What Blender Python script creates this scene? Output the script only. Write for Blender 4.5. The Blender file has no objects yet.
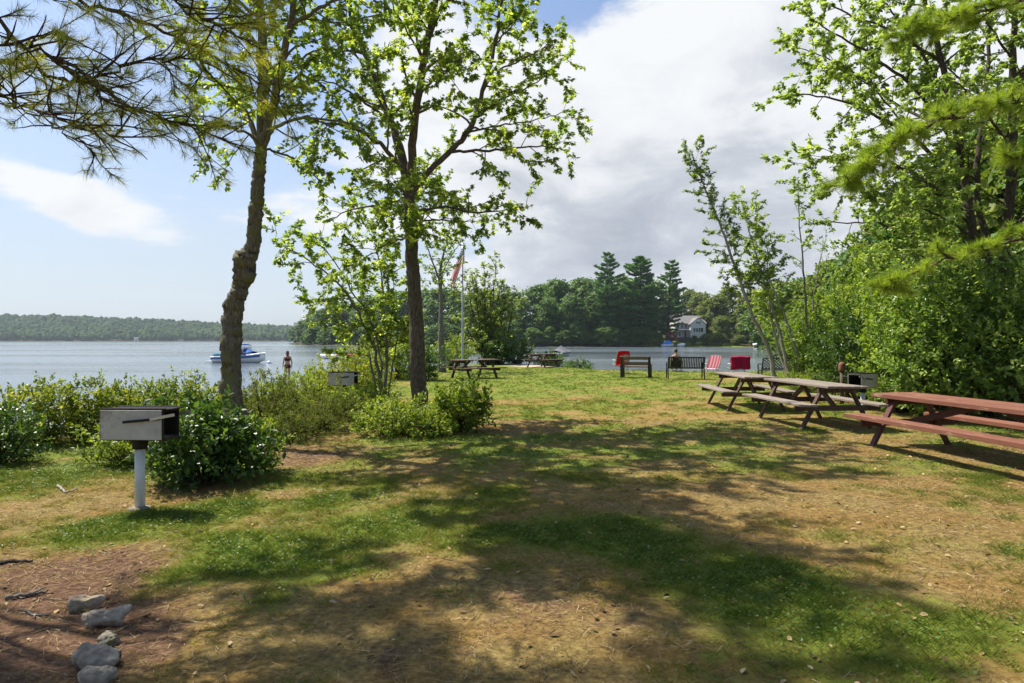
import bpy, math, random
import numpy as np
from mathutils import Vector, Matrix

random.seed(11)
rng = np.random.default_rng(11)
sc = bpy.context.scene
col = sc.collection
F, CX, CY, EYE = 683.0, 512.0, 340.0, 1.55
WATER_Z = -0.55
R = math.radians


def P(px, py, d):
    """a point seen at picture position (px, py), d metres ahead"""
    return np.array([(px - CX) / F * d, d, EYE - (py - CY) / F * d])


# ------------------------------------------------------------------ noise
def _hash(ix, iy, s):
    h = (ix.astype(np.int64) * 374761393 + iy.astype(np.int64) * 668265263 + s * 1442695041) & 0x7FFFFFFF
    h = ((h ^ (h >> 13)) * 1274126177) & 0x7FFFFFFF
    return ((h ^ (h >> 16)) & 0xFFFF) / 65535.0


def vn(x, y, s=0):
    x = np.asarray(x, float); y = np.asarray(y, float)
    ix = np.floor(x); iy = np.floor(y)
    fx = x - ix; fy = y - iy
    fx = fx * fx * (3 - 2 * fx); fy = fy * fy * (3 - 2 * fy)
    a = _hash(ix, iy, s); b = _hash(ix + 1, iy, s); c = _hash(ix, iy + 1, s); d = _hash(ix + 1, iy + 1, s)
    return (a * (1 - fx) + b * fx) * (1 - fy) + (c * (1 - fx) + d * fx) * fy


def fbm(x, y, s=0, o=4):
    t = 0; a = .5
    for i in range(o):
        t = t + a * vn(x * 2 ** i, y * 2 ** i, s + i * 7); a *= .5
    return t / (1 - .5 ** o)


def sstep(a, b, x):
    t = np.clip((x - a) / (b - a), 0, 1)
    return t * t * (3 - 2 * t)


# ------------------------------------------------------------------ terrain
LAND = np.array([(-140, -150), (-60, -40), (-30, -8), (-15, 5), (-11.6, 9), (-10.6, 12), (-10, 16), (-9.3, 22), (-9.2, 30), (-8, 38), (-5, 46),
                 (-1, 49.5), (3.2, 47.5), (4.6, 41.5), (7, 37.6), (14, 37), (22, 38), (30, 44), (48, 70), (70, 110), (92, 155), (98, 188), (82, 203), (60, 206), (30, 204), (5, 206), (-25, 215),
                 (-60, 250), (-95, 305), (-143, 450), (-160, 620), (-255, 985), (-400, 1020), (-700, 975), (-1050, 885), (-1590, 650), (-1591, 1591), (1591, 1591), (1591, -1591), (-1591, -1591), (-1591, -700), (-500, -300)], float)


def land_sd(x, y):
    x = np.asarray(x, float).ravel(); y = np.asarray(y, float).ravel()
    best = np.full(x.shape, 1e18); inside = np.zeros(x.shape, bool)
    n = len(LAND)
    for i in range(n):
        ax, ay = LAND[i]; bx, by = LAND[(i + 1) % n]
        ex, ey = bx - ax, by - ay
        t = np.clip(((x - ax) * ex + (y - ay) * ey) / (ex * ex + ey * ey), 0, 1)
        best = np.minimum(best, (x - ax - t * ex) ** 2 + (y - ay - t * ey) ** 2)
        c = ((ay > y) != (by > y))
        with np.errstate(divide='ignore', invalid='ignore'):
            xi = (bx - ax) * (y - ay) / (by - ay if by != ay else 1e-9) + ax
        inside ^= c & (x < xi)
    return np.where(inside, 1, -1) * np.sqrt(best)


def hgt(x, y):
    x = np.atleast_1d(np.asarray(x, float)); y = np.atleast_1d(np.asarray(y, float))
    sh = x.shape
    x = x.ravel(); y = y.ravel()
    sd = land_sd(x, y)
    wob = (fbm(x / 5, y / 5, 3, 3) - .5) * 1.0 * np.clip(np.hypot(x, y) / 30, .3, 2)
    s = sd + wob
    near = WATER_Z + (0.55 + 0) * sstep(-.3, 3.2, s)
    z = np.where(s < 0, WATER_Z - np.minimum(.055 * -s + .02, 2.2) + .02, near)
    # gentle rise of the far banks and the wooded hill
    far = sstep(120, 190, y)
    z = z + far * np.clip(s, 0, 60) * .075
    u = x / np.maximum(y, 1)
    hh = np.interp(u, [-1.4, -.75, -.52, -.31, -.1, .4], [46, 41, 33, 19, 16, 16])
    z = z + hh * sstep(0, 420, s) * sstep(560, 800, y) * (.86 + .28 * fbm(x / 170, y / 170, 9, 3))
    z = z + (s > 0) * ((fbm(x / 3.1, y / 3.1, 21, 3) - .5) * .07 + (fbm(x / .6, y / .6, 31, 3) - .5) * .028) * np.clip(s / 2, 0, 1)
    return z.reshape(sh)


def gz(x, y):
    return float(hgt([x], [y])[0])


# ------------------------------------------------------------------ object helpers
def tag(o, label=None, cat=None, group=None, kind=None):
    if label: o['label'] = label
    if cat: o['category'] = cat
    if group: o['group'] = group
    if kind: o['kind'] = kind
    return o


def thing(name, label, cat, loc=(0, 0, 0), rz=0.0, group=None):
    o = bpy.data.objects.new(name, None)
    o.empty_display_size = .2
    col.objects.link(o)
    o.location = [float(v) for v in loc]; o.rotation_euler = (0, 0, rz)
    return tag(o, label, cat, group)


def raw_mesh(name, verts, polys, attrs=None, smooth=False):
    """polys: list of int arrays, each (n, k); attrs: dict name -> per-vertex float array"""
    me = bpy.data.meshes.new(name)
    verts = np.asarray(verts, np.float32)
    me.vertices.add(len(verts))
    me.vertices.foreach_set('co', verts.ravel())
    polys = [np.asarray(p, np.int32) for p in polys if len(p)]
    loops = np.concatenate([p.ravel() for p in polys])
    sizes = np.concatenate([np.full(len(p), p.shape[1], np.int32) for p in polys])
    starts = np.concatenate([[0], np.cumsum(sizes)[:-1]]).astype(np.int32)
    me.loops.add(len(loops)); me.loops.foreach_set('vertex_index', loops)
    me.polygons.add(len(sizes)); me.polygons.foreach_set('loop_start', starts)
    try:
        me.polygons.foreach_set('loop_total', sizes)
    except Exception:
        pass
    me.polygons.foreach_set('use_smooth', np.full(len(sizes), bool(smooth)))
    me.update(calc_edges=True)
    for k, v in (attrs or {}).items():
        a = me.attributes.new(k, 'FLOAT', 'POINT')
        a.data.foreach_set('value', np.asarray(v, np.float32))
    return me


def link(name, me, mat=None, parent=None):
    o = bpy.data.objects.new(name, me)
    col.objects.link(o)
    if mat is not None and len(me.materials) == 0:
        me.materials.append(mat)
    if parent is not None:
        o.parent = parent
    return o


def copy_tree(o, parent=None):
    c = o.copy(); col.objects.link(c)
    c.parent = parent
    for ch in list(o.children):
        copy_tree(ch, c)
    return c


class MB:
    """collects boxes, bars, tubes and lofts; build() links them as one mesh object"""
    def __init__(s):
        s.v = []; s.q = []; s.t = []; s.n = 0; s.tint = []

    def add(s, verts, faces, tint=None):
        verts = np.asarray(verts, float)
        s.v.append(verts)
        for f in faces:
            f = [i + s.n for i in f]
            (s.q if len(f) == 4 else s.t if len(f) == 3 else s.ng(f)).append(f)
        s.tint.append(np.full(len(verts), random.random() if tint is None else tint))
        s.n += len(verts)

    def ng(s, f):
        if not hasattr(s, 'g'): s.g = {}
        return s.g.setdefault(len(f), [])

    def box(s, c, size, rot=None, tint=None, taper=(1, 1)):
        hx, hy, hz = [v / 2 for v in size]
        tx, ty = taper
        v = np.array([(-hx, -hy, -hz), (hx, -hy, -hz), (hx, hy, -hz), (-hx, hy, -hz),
                      (-hx * tx, -hy * ty, hz), (hx * tx, -hy * ty, hz), (hx * tx, hy * ty, hz), (-hx * tx, hy * ty, hz)])
        if rot is not None:
            v = v @ np.array(rot).T
        s.add(v + np.array(c), [(0, 3, 2, 1), (4, 5, 6, 7), (0, 1, 5, 4), (1, 2, 6, 5), (2, 3, 7, 6), (3, 0, 4, 7)], tint)
        return s

    def bar(s, a, b, w, h, up=(0, 0, 1), tint=None):
        a = np.array(a, float); b = np.array(b, float)
        d = b - a; L = np.linalg.norm(d); d /= L
        up = np.array(up, float)
        x = np.cross(up, d); x /= np.linalg.norm(x); z = np.cross(d, x)
        m = np.stack([x, d, z], 1)
        return s.box((a + b) / 2, (w, L, h), m, tint)

    def tube(s, pts, r, n=8, caps=True, tint=None):
        pts = np.asarray(pts, float)
        r = np.broadcast_to(np.asarray(r, float), (len(pts),))
        v, f = tube_geo(pts, r, n, caps)
        s.add(v, f, tint)
        return s

    def lathe(s, prof, c=(0, 0, 0), n=16, sx=1, sy=1, tint=None):
        v = []; f = []
        for (r, z) in prof:
            for k in range(n):
                a = 2 * math.pi * k / n
                v.append((c[0] + r * sx * math.cos(a), c[1] + r * sy * math.sin(a), c[2] + z))
        for i in range(len(prof) - 1):
            for k in range(n):
                f.append((i * n + k, i * n + (k + 1) % n, (i + 1) * n + (k + 1) % n, (i + 1) * n + k))
        f.append(tuple(range(n))[::-1]); f.append(tuple((len(prof) - 1) * n + k for k in range(n)))
        s.add(v, f, tint)
        return s

    def loft(s, rings, closed=True, caps=True, tint=None):
        n = len(rings[0]); v = [p for r in rings for p in r]; f = []
        m = n if closed else n - 1
        for i in range(len(rings) - 1):
            for k in range(m):
                f.append((i * n + k, i * n + (k + 1) % n, (i + 1) * n + (k + 1) % n, (i + 1) * n + k))
        if caps and closed:
            f.append(tuple(range(n))[::-1]); f.append(tuple((len(rings) - 1) * n + k for k in range(n)))
        s.add(v, f, tint)
        return s

    def mesh(s, name, smooth=False):
        polys = [np.array(s.q, int).reshape(-1, 4), np.array(s.t, int).reshape(-1, 3)]
        for k, g in getattr(s, 'g', {}).items():
            polys.append(np.array(g, int).reshape(-1, k))
        return raw_mesh(name, np.concatenate(s.v), polys, {'tint': np.concatenate(s.tint)}, smooth)

    def build(s, name, mat, parent=None, smooth=False, bevel=0.0):
        o = link(name, s.mesh(name, smooth), mat, parent)
        if bevel:
            b = o.modifiers.new('Bevel', 'BEVEL'); b.width = bevel; b.segments = 2; b.limit_method = 'ANGLE'
        return o


def tube_geo(pts, r, n=8, caps=True, rough=None):
    N = len(pts)
    t = np.gradient(pts, axis=0)
    t /= np.linalg.norm(t, axis=1)[:, None] + 1e-12
    ref = np.array([0, 0, 1.0]) if abs(t[0][2]) < .9 else np.array([1.0, 0, 0])
    x = np.cross(ref, t[0]); x /= np.linalg.norm(x)
    X = np.empty((N, 3))
    for i in range(N):
        x = x - t[i] * np.dot(x, t[i]); x /= np.linalg.norm(x) + 1e-12
        X[i] = x
    Y = np.cross(t, X)
    a = np.arange(n) * 2 * np.pi / n
    rr = r[:, None] * np.ones((N, n))
    if rough is not None:
        rr = rr * rough(N, n)
    v = pts[:, None, :] + rr[..., None] * (np.cos(a)[None, :, None] * X[:, None, :] + np.sin(a)[None, :, None] * Y[:, None, :])
    v = v.reshape(-1, 3)
    k = np.arange(n); k2 = (k + 1) % n
    f = []
    for i in range(N - 1):
        f.append(np.stack([i * n + k, i * n + k2, (i + 1) * n + k2, (i + 1) * n + k], 1))
    f = [tuple(q) for q in np.concatenate(f)]
    if caps:
        f.append(tuple(range(n))[::-1]); f.append(tuple((N - 1) * n + j for j in range(n)))
    return v, f


def spline(pts, per=4):
    p = np.asarray(pts, float)
    q = np.vstack([2 * p[0] - p[1], p, 2 * p[-1] - p[-2]])
    out = []
    for i in range(1, len(q) - 2):
        for k in range(per):
            t = k / per
            a, b, c, d = q[i - 1], q[i], q[i + 1], q[i + 2]
            out.append(.5 * (2 * b + (c - a) * t + (2 * a - 5 * b + 4 * c - d) * t * t + (3 * b - a - 3 * c + d) * t ** 3))
    out.append(p[-1])
    return np.array(out)


# ------------------------------------------------------------------ materials
class NT:
    def __init__(s, tree):
        s.t = tree; s.n = tree.nodes; s.l = tree.links

    def new(s, typ, **kw):
        n = s.n.new(typ)
        for k, v in kw.items():
            setattr(n, k, v)
        return n

    def set(s, sock, v):
        if isinstance(v, bpy.types.NodeSocket):
            s.l.new(v, sock)
        elif v is not None:
            sock.default_value = v

    def math(s, op, a, b=None, c=None, clamp=False):
        n = s.new('ShaderNodeMath', operation=op); n.use_clamp = clamp
        for i, v in enumerate((a, b, c)):
            if v is not None: s.set(n.inputs[i], v)
        return n.outputs[0]

    def mix(s, f, a, b, blend='MIX'):
        n = s.new('ShaderNodeMix', data_type='RGBA', blend_type=blend)
        s.set(n.inputs[0], f); s.set(n.inputs[6], c4(a)); s.set(n.inputs[7], c4(b))
        return n.outputs[2]

    def noise(s, vec, scale, detail=4, rough=.55, dist=0.0):
        n = s.new('ShaderNodeTexNoise')
        if vec is not None: s.set(n.inputs['Vector'], vec)
        n.inputs['Scale'].default_value = scale; n.inputs['Detail'].default_value = detail
        n.inputs['Roughness'].default_value = rough; n.inputs['Distortion'].default_value = dist
        return n.outputs['Fac']

    def ramp(s, f, stops, interp='LINEAR'):
        n = s.new('ShaderNodeValToRGB'); cr = n.color_ramp; cr.interpolation = interp
        while len(cr.elements) < len(stops): cr.elements.new(.5)
        for e, (p, c) in zip(cr.elements, stops):
            e.position = p; e.color = c4(c)
        s.set(n.inputs[0], f)
        return n.outputs[0]

    def rng(s, v, a, b, c=0.0, d=1.0, smooth=True):
        n = s.new('ShaderNodeMapRange'); n.interpolation_type = 'SMOOTHSTEP' if smooth else 'LINEAR'
        s.set(n.inputs[0], v)
        for i, q in enumerate((a, b, c, d)): n.inputs[1 + i].default_value = q
        return n.outputs[0]

    def attr(s, name):
        return s.new('ShaderNodeAttribute', attribute_name=name).outputs['Fac']

    def obj(s, scale=(1, 1, 1)):
        tc = s.new('ShaderNodeTexCoord'); m = s.new('ShaderNodeMapping')
        m.inputs['Scale'].default_value = scale
        s.l.new(tc.outputs['Object'], m.inputs['Vector'])
        return m.outputs[0]

    def pos(s, scale=(1, 1, 1)):
        g = s.new('ShaderNodeNewGeometry'); m = s.new('ShaderNodeMapping')
        m.inputs['Scale'].default_value = scale
        s.l.new(g.outputs['Position'], m.inputs['Vector'])
        return m.outputs[0]

    def bump(s, h, strength=.5, dist=.02):
        n = s.new('ShaderNodeBump'); n.inputs['Strength'].default_value = strength; n.inputs['Distance'].default_value = dist
        s.l.new(h, n.inputs['Height'])
        return n.outputs[0]


def c4(c):
    if isinstance(c, (tuple, list)) and len(c) == 3: return (*c, 1.0)
    return c


def mat_new(name):
    m = bpy.data.materials.new(name); m.use_nodes = True
    nt = NT(m.node_tree); nt.n.clear()
    out = nt.new('ShaderNodeOutputMaterial')
    return m, nt, out


def principled(nt, out, color, rough=.6, spec=.4, metal=0.0, normal=None):
    b = nt.new('ShaderNodeBsdfPrincipled')
    nt.set(b.inputs['Base Color'], c4(color)); nt.set(b.inputs['Roughness'], rough)
    b.inputs['Specular IOR Level'].default_value = spec; b.inputs['Metallic'].default_value = metal
    if normal is not None: nt.l.new(normal, b.inputs['Normal'])
    if out is not None: nt.l.new(b.outputs[0], out.inputs['Surface'])
    return b


def leaf_mat(name, dark, mid, light, transl=.42, rough=.45, tcol=1.55, gain=1.5):
    dark, mid, light = [(q[0] * gain * 1.19, q[1] * gain * 1.05, q[2] * gain * .88) for q in (dark, mid, light)]
    transl = transl + .06
    m, nt, out = mat_new(name)
    t = nt.attr('tint')
    c = nt.ramp(t, [(0, dark), (.5, mid), (.93, light), (1.0, tuple(min(1, v * 1.25 + .015) for v in light))])
    b = principled(nt, None, c, rough, .28)
    tr = nt.new('ShaderNodeBsdfTranslucent')
    tc = nt.mix(1.0, c, (tcol * 1.0, tcol, tcol * .48), 'MULTIPLY')
    nt.l.new(tc, tr.inputs['Color'])
    mx = nt.new('ShaderNodeMixShader'); mx.inputs[0].default_value = transl
    nt.l.new(b.outputs[0], mx.inputs[1]); nt.l.new(tr.outputs[0], mx.inputs[2])
    nt.l.new(mx.outputs[0], out.inputs['Surface'])
    return m


def bark_mat(name, a, b, c=None, scale=1.0, moss=None):
    m, nt, out = mat_new(name)
    v = nt.obj((9 * scale, 9 * scale, 2.2 * scale))
    n1 = nt.noise(v, 3.0, 8, .65, .6)
    v2 = nt.obj((1, 1, 1))
    n2 = nt.noise(v2, 3.2 * scale, 4, .6)
    colr = nt.ramp(n1, [(.3, a), (.55, b), (.75, c or b)])
    if moss:
        colr = nt.mix(nt.rng(n2, .5, .66), colr, moss)
    bp = nt.bump(n1, .9, .03)
    principled(nt, out, colr, .92, .15, 0, bp)
    return m


def paint_mat(name, color, rough=.5, spec=.4, metal=0, var=.12, scale=6.0, dirt=None, bump=.05):
    m, nt, out = mat_new(name)
    v = nt.obj()
    n = nt.noise(v, scale, 6, .6)
    d = tuple(x * (1 - var * 1.6) for x in color); l = tuple(min(1, x * (1 + var)) for x in color)
    c = nt.ramp(n, [(.3, d), (.7, l)])
    if dirt:
        c = nt.mix(nt.rng(nt.noise(v, scale * .45, 7, .7), .52, .68), c, dirt)
    principled(nt, out, c, rough, spec, metal, nt.bump(n, bump, .01))
    return m


def wood_mat(name, a, b, worn=None, rough=.7, wornlo=.55, wornhi=.7):
    m, nt, out = mat_new(name)
    v = nt.obj((1.3, 16, 16))
    n = nt.noise(v, 2.2, 8, .65, .4)
    c = nt.ramp(n, [(.28, a), (.72, b)])
    t = nt.attr('tint')
    c = nt.mix(nt.math('MULTIPLY', t, .35), c, tuple(x * .55 for x in a))
    if worn:
        c = nt.mix(nt.rng(nt.noise(nt.obj((1.2, 7, 7)), 2.6, 7, .7), wornlo, wornhi), c, worn)
    principled(nt, out, c, rough, .3, 0, nt.bump(n, .5, .006))
    return m


MAT = {}
# ------------------------------------------------------------------ foliage
def norm(v):
    return v / (np.linalg.norm(v, axis=-1, keepdims=True) + 1e-12)


LEAF = {
    'oval': (np.array([(0, 0, 0), (.34, .24, .05), (.72, .2, .02), (1, 0, -.07), (.72, -.2, .02), (.34, -.24, .05)]), [(0, 1, 2, 3), (0, 3, 4, 5)]),
    'maple': (np.array([(0, 0, 0), (.12, .3, .03), (.5, .5, -.03), (.52, .2, .04), (1, 0, -.1), (.52, -.2, .04), (.5, -.5, -.03), (.12, -.3, .03)]), [(0, 1, 2, 3), (0, 3, 4, 5), (0, 5, 6, 7)]),
    'diamond': (np.array([(0, 0, 0), (.5, .32, .06), (1, 0, -.04), (.5, -.32, .06)]), [(0, 1, 2, 3)]),
    'needle': (np.array([(0, .5, 0), (1, .12, 0), (1, -.12, 0), (0, -.5, 0)]), [(0, 3, 2, 1)]),
}


def leaf_verts(pos, d, nrm, size, width=1.0, kind='oval'):
    """pos, d, nrm: (N,3); size: (N,)"""
    tv, tf = LEAF[kind]
    d = norm(d); s = norm(np.cross(nrm, d)); n = np.cross(d, s)
    size = np.broadcast_to(np.asarray(size, float), (len(pos),))
    width = np.broadcast_to(np.asarray(width, float), (len(pos),))
    v = pos[:, None, :] + size[:, None, None] * (tv[None, :, 0:1] * d[:, None, :] + (tv[None, :, 1:2] * width[:, None, None]) * s[:, None, :] + tv[None, :, 2:3] * n[:, None, :])
    k = len(tv)
    base = np.arange(len(pos)) * k
    faces = np.concatenate([base[:, None] + np.array(f)[None, :] for f in tf])
    return v.reshape(-1, 3), faces, k


def leaf_obj(name, pos, d, nrm, size, tint, mat, parent=None, kind='oval', width=1.0):
    v, f, k = leaf_verts(np.asarray(pos), np.asarray(d), np.asarray(nrm), size, width, kind)
    me = raw_mesh(name, v, [f], {'tint': np.repeat(np.asarray(tint), k)})
    return link(name, me, mat, parent)


def rand_dirs(n):
    return norm(rng.normal(size=(n, 3)))


class Tree:
    def __init__(s):
        s.branches = []       # (pts, radii, sides, rough)
        s.twigs = []          # pts of leaf-bearing twigs

    def limb(s, pts, r0, r1, sides=8, per=5, wob=0.02, rough=None):
        p = spline(pts, per)
        L = np.concatenate([[0], np.cumsum(np.linalg.norm(np.diff(p, axis=0), axis=1))])
        t = L / L[-1]
        p = p + rng.normal(size=p.shape) * wob * (t[:, None] > 0)
        r = r0 * (1 - t) ** .8 + r1 * (1 - (1 - t) ** .8)
        s.branches.append((p, r, sides, rough))
        return p, r

    def shoots(s, p, r, t0, spacing, length, taper=.5, up=.25, spread=.9, seg=.12, droop=0.0, twig_sp=.14, twig_len=.3, bias=None, rmax=.03, tdir=.8):
        """side shoots along limb p, each with leafy twigs"""
        L = np.concatenate([[0], np.cumsum(np.linalg.norm(np.diff(p, axis=0), axis=1))])
        tot = L[-1]; x = tot * t0
        ang = random.random() * 6.28
        while x <= tot:
            t = x / tot
            i = min(len(p) - 2, int(np.searchsorted(L, x)) - 1); i = max(i, 0)
            w = (x - L[i]) / max(1e-6, L[i + 1] - L[i])
            o = p[i] * (1 - w) + p[i + 1] * w
            tan = norm(p[i + 1] - p[i])
            ang += 2.4 + rng.normal() * .4
            ref = np.cross(tan, [0, 0, 1.0]); ref = norm(ref) if np.linalg.norm(ref) > .1 else np.array([1.0, 0, 0])
            b2 = np.cross(tan, ref)
            side = math.cos(ang) * ref + math.sin(ang) * b2
            d = norm(tan * tdir * .7 + side * spread + np.array([0, 0, up]) + (np.asarray(bias) if bias is not None else 0))
            ln = length * (1 - taper * (t - t0) / max(1e-6, 1 - t0)) * random.uniform(.55, 1.15)
            s.shoot(o, d, ln, min(rmax, max(.005, r[i] * .5)), seg, droop, twig_sp, twig_len)
            x += spacing * random.uniform(.6, 1.4)
        # the limb's own tip carries leaves
        k = max(2, int(len(p) * .25))
        s.twigs.append(p[-k:])

    def shoot(s, o, d, ln, r, seg, droop, twig_sp, twig_len):
        n = max(3, int(ln / seg))
        q = [np.asarray(o, float)]
        for k in range(n):
            d = norm(d + rng.normal(size=3) * .16 + np.array([0, 0, -droop * seg]))
            q.append(q[-1] + d * ln / n)
        q = np.array(q)
        s.branches.append((q, np.linspace(r, .003, len(q)), 4, None))
        s.twigs.append(q[len(q) // 2:])
        m = int(ln * .8 / twig_sp)
        for k in range(m):
            t = .2 + .8 * (k + random.random()) / max(1, m)
            f = min(len(q) - 1.001, t * (len(q) - 1)); i = int(f)
            oo = q[i] + (q[i + 1] - q[i]) * (f - i)
            tn = norm(q[i + 1] - q[i])
            sd = norm(np.cross(tn, rand_dirs(1)[0]) * (1, 1, .6))
            tl = twig_len * random.uniform(.5, 1.2) * (1.15 - .5 * t)
            dd = norm(tn * .6 + sd + np.array([0, 0, .05]))
            m2 = 4
            tw = [oo]
            for _ in range(m2):
                dd = norm(dd + rng.normal(size=3) * .14 + np.array([0, 0, -droop * .06]))
                tw.append(tw[-1] + dd * tl / m2)
            tw = np.array(tw)
            s.branches.append((tw, np.linspace(.004, .002, len(tw)), 3, None))
            s.twigs.append(tw)

    def wood_mesh(s, name):
        V = []; Q = []; n0 = 0
        for p, r, k, rough in s.branches:
            v, f = tube_geo(p, r, k, False, rough)
            V.append(v); Q.append(np.array(f) + n0); n0 += len(v)
        return raw_mesh(name, np.concatenate(V), [np.concatenate(Q)], None, True)

    def leaves(s, per_m, size, jitter=.05, up=.75, hang=.25, keep=None, clump_tint=.25):
        pos = []; dr = []; tint = []
        for tw in s.twigs:
            L = np.linalg.norm(np.diff(tw, axis=0), axis=1).sum()
            n = max(1, int(L * per_m + random.random()))
            f = rng.random(n) * (len(tw) - 1.001); i = f.astype(int)
            q = tw[i] + (tw[i + 1] - tw[i]) * (f - i)[:, None]
            tn = norm(tw[i + 1] - tw[i])
            out = norm(tn * .5 + rand_dirs(n) * (1, 1, .5))
            pos.append(q + rand_dirs(n) * jitter * rng.random((n, 1)))
            dr.append(norm(out + np.array([0, 0, -hang])))
            tint.append(np.clip(rng.normal(.45 + rng.normal() * clump_tint * .6, .2, n), 0, 1))
        pos = np.concatenate(pos); dr = np.concatenate(dr); tint = np.concatenate(tint)
        if keep is not None:
            m = keep(pos); pos = pos[m]; dr = dr[m]; tint = tint[m]
        nrm = norm(rand_dirs(len(pos)) * (1 - up) * 1.6 + np.array([0, 0, up]))
        sz = size * rng.uniform(.6, 1.2, len(pos))
        return pos, dr, nrm, sz, tint


def place_mesh(root, parts, base):
    """shift world-space meshes to the thing's base"""
    for o in parts:
        o.data.transform(Matrix.Translation([-float(b) for b in base]))
        o.parent = root


def shrub(label, x, y, w, h, mat, leaf=.055, n=1600, depth=None, kind='oval', lobes=6, cat='shrub', group=None, name='shrub', spiky=0.0, stem_mat='twig', tint0=.45, inner=.35, width=1.0, per=14, stems=14, up=.5, low=.05):
    """a bush: stems from one foot, leaf sprays through lobed masses"""
    depth = depth or w
    z0 = gz(x, y)
    root = thing(name, label, cat, (x, y, z0), 0, group)
    # lobes
    LB = []
    for k in range(lobes):
        a = 6.28 * k / lobes + random.random()
        rr = random.uniform(.1, .62)
        hh = random.uniform(.5, 1.0)
        LB.append((np.array([math.cos(a) * rr * w / 2, math.sin(a) * rr * depth / 2, h * (hh * .5 + .04)]),
                   np.array([w * random.uniform(.24, .36), depth * random.uniform(.24, .36), h * hh * .5])))
    LB.append((np.array([0, 0, h * .48]), np.array([w * .33, depth * .33, h * .5])))
    nc = max(8, n // per)
    li = rng.integers(0, len(LB), nc)
    c = np.array([LB[i][0] for i in li]); e = np.array([LB[i][1] for i in li])
    u = rand_dirs(nc); rad = np.where(rng.random(nc) < inner, rng.random(nc) ** .5, rng.uniform(.82, 1.08, nc))
    ctr = c + u * e * rad[:, None]
    ctr[:, 2] = np.maximum(ctr[:, 2], h * low + rng.random(nc) * .1 * h)
    out = norm(ctr - np.array([0, 0, h * .15]))
    out[:, 2] += .35 + spiky
    out = norm(out + rng.normal(size=(nc, 3)) * .3)
    # twigs carrying the leaves
    k = per
    tl = leaf * rng.uniform(1.6, 3.4, nc)
    f = rng.random((nc, k))
    pos = ctr[:, None, :] + out[:, None, :] * (f * tl[:, None])[..., None] + rng.normal(size=(nc, k, 3)) * leaf * .28
    d = out[:, None, :] * .6 + rand_dirs(nc * k).reshape(nc, k, 3)
    nr = rand_dirs(nc * k).reshape(nc, k, 3) * (1 - up) + np.array([0, 0, up]) + out[:, None, :] * .25
    ti = np.clip(rng.normal(tint0, .13, nc)[:, None] + rng.normal(0, .15, (nc, k)) + .1 * (f - .5), 0, 1)
    pos = pos.reshape(-1, 3)
    pos[:, 2] = np.maximum(pos[:, 2], .02)
    leaf_obj('foliage', pos, d.reshape(-1, 3), nr.reshape(-1, 3), leaf * rng.uniform(.65, 1.2, nc * k), ti.ravel(), mat, root, kind, width)
    # stems
    b = MB()
    pick = rng.choice(nc, min(nc, stems * 3), replace=False)
    for j in pick:
        e_ = ctr[j]; a = np.array([e_[0] * .18 + rng.normal() * .03, e_[1] * .18 + rng.normal() * .03, -.05])
        mid = a * .45 + e_ * .55 + np.array([rng.normal() * .04, rng.normal() * .04, .06 * h])
        b.tube(spline([a, mid, e_], 3), np.linspace(.011 * max(1, h), .003, 7), 4, False)
    b.build('stem', MAT[stem_mat], root, True)
    return root


# far and middle-distance trees: a few grown kinds, copied with their own turn and size
def crown_broad(seed, h=15.0, w=10.0, nf=5200, fs=.42, lobes=15, base=.1):
    r = np.random.default_rng(seed)
    pos = []; nr = []; ti = []
    LB = []
    for k in range(lobes):
        t = (k + .5) / lobes
        zz = h * (base + .16 + (.95 - base - .16) * t ** .9)
        prof = math.sin(math.pi * min(1, .25 + .75 * t)) ** .6
        a = k * 2.4 + r.random()
        rr = w / 2 * prof * r.uniform(.25, .68)
        LB.append((np.array([rr * math.cos(a), rr * math.sin(a), zz - h * .05]), np.array([1, 1, .72]) * w * r.uniform(.17, .27)))
    per = nf // lobes
    for c, e in LB:
        nc = per // 9
        u = norm(r.normal(size=(nc, 3))); u[:, 2] = np.where(u[:, 2] < -.35, -u[:, 2], u[:, 2])
        rad = r.uniform(.62, 1.12, nc)
        cc = c + u * e * rad[:, None]
        p = cc[:, None, :] + r.normal(size=(nc, 9, 3)) * np.array([.5, .5, .28]) * fs * 1.3
        n_ = u[:, None, :] * .7 + r.normal(size=(nc, 9, 3)) * .45 + np.array([0, 0, .5])
        pos.append(p.reshape(-1, 3)); nr.append(n_.reshape(-1, 3))
        tt = np.clip(r.normal(.42, .1) + r.normal(0, .12, nc)[:, None] + r.normal(0, .1, (nc, 9)), 0, 1)
        ti.append(tt.ravel())
    pos = np.concatenate(pos); nr = np.concatenate(nr); ti = np.concatenate(ti)
    d = norm(np.cross(nr, r.normal(size=nr.shape)))
    v, f, k = leaf_verts(pos, d, nr, fs * r.uniform(.7, 1.35, len(pos)), 1.5, 'diamond')
    return raw_mesh('crown', v, [f], {'tint': np.repeat(ti, k)})


def trunk_far(seed, h, r0, lean=.03, limbs=7, spread=.3):
    r = np.random.default_rng(seed + 99)
    T = Tree()
    top = np.array([r.normal() * lean * h, r.normal() * lean * h, h * .85])
    p, rr = T.limb([(0, 0, -.6), top * .35 + r.normal(size=3) * .15, top * .7, top], r0, r0 * .15, 7, 4, .02)
    for k in range(limbs):
        i = int(len(p) * r.uniform(.3, .85)); a = r.random() * 6.28
        e = p[i] + np.array([math.cos(a), math.sin(a), .75]) * h * spread * r.uniform(.5, 1)
        T.limb([p[i], (p[i] + e) / 2 + (0, 0, -.2), e], r0 * .35, .02, 5, 3, .02)
    return T.wood_mesh('trunk')


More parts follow.
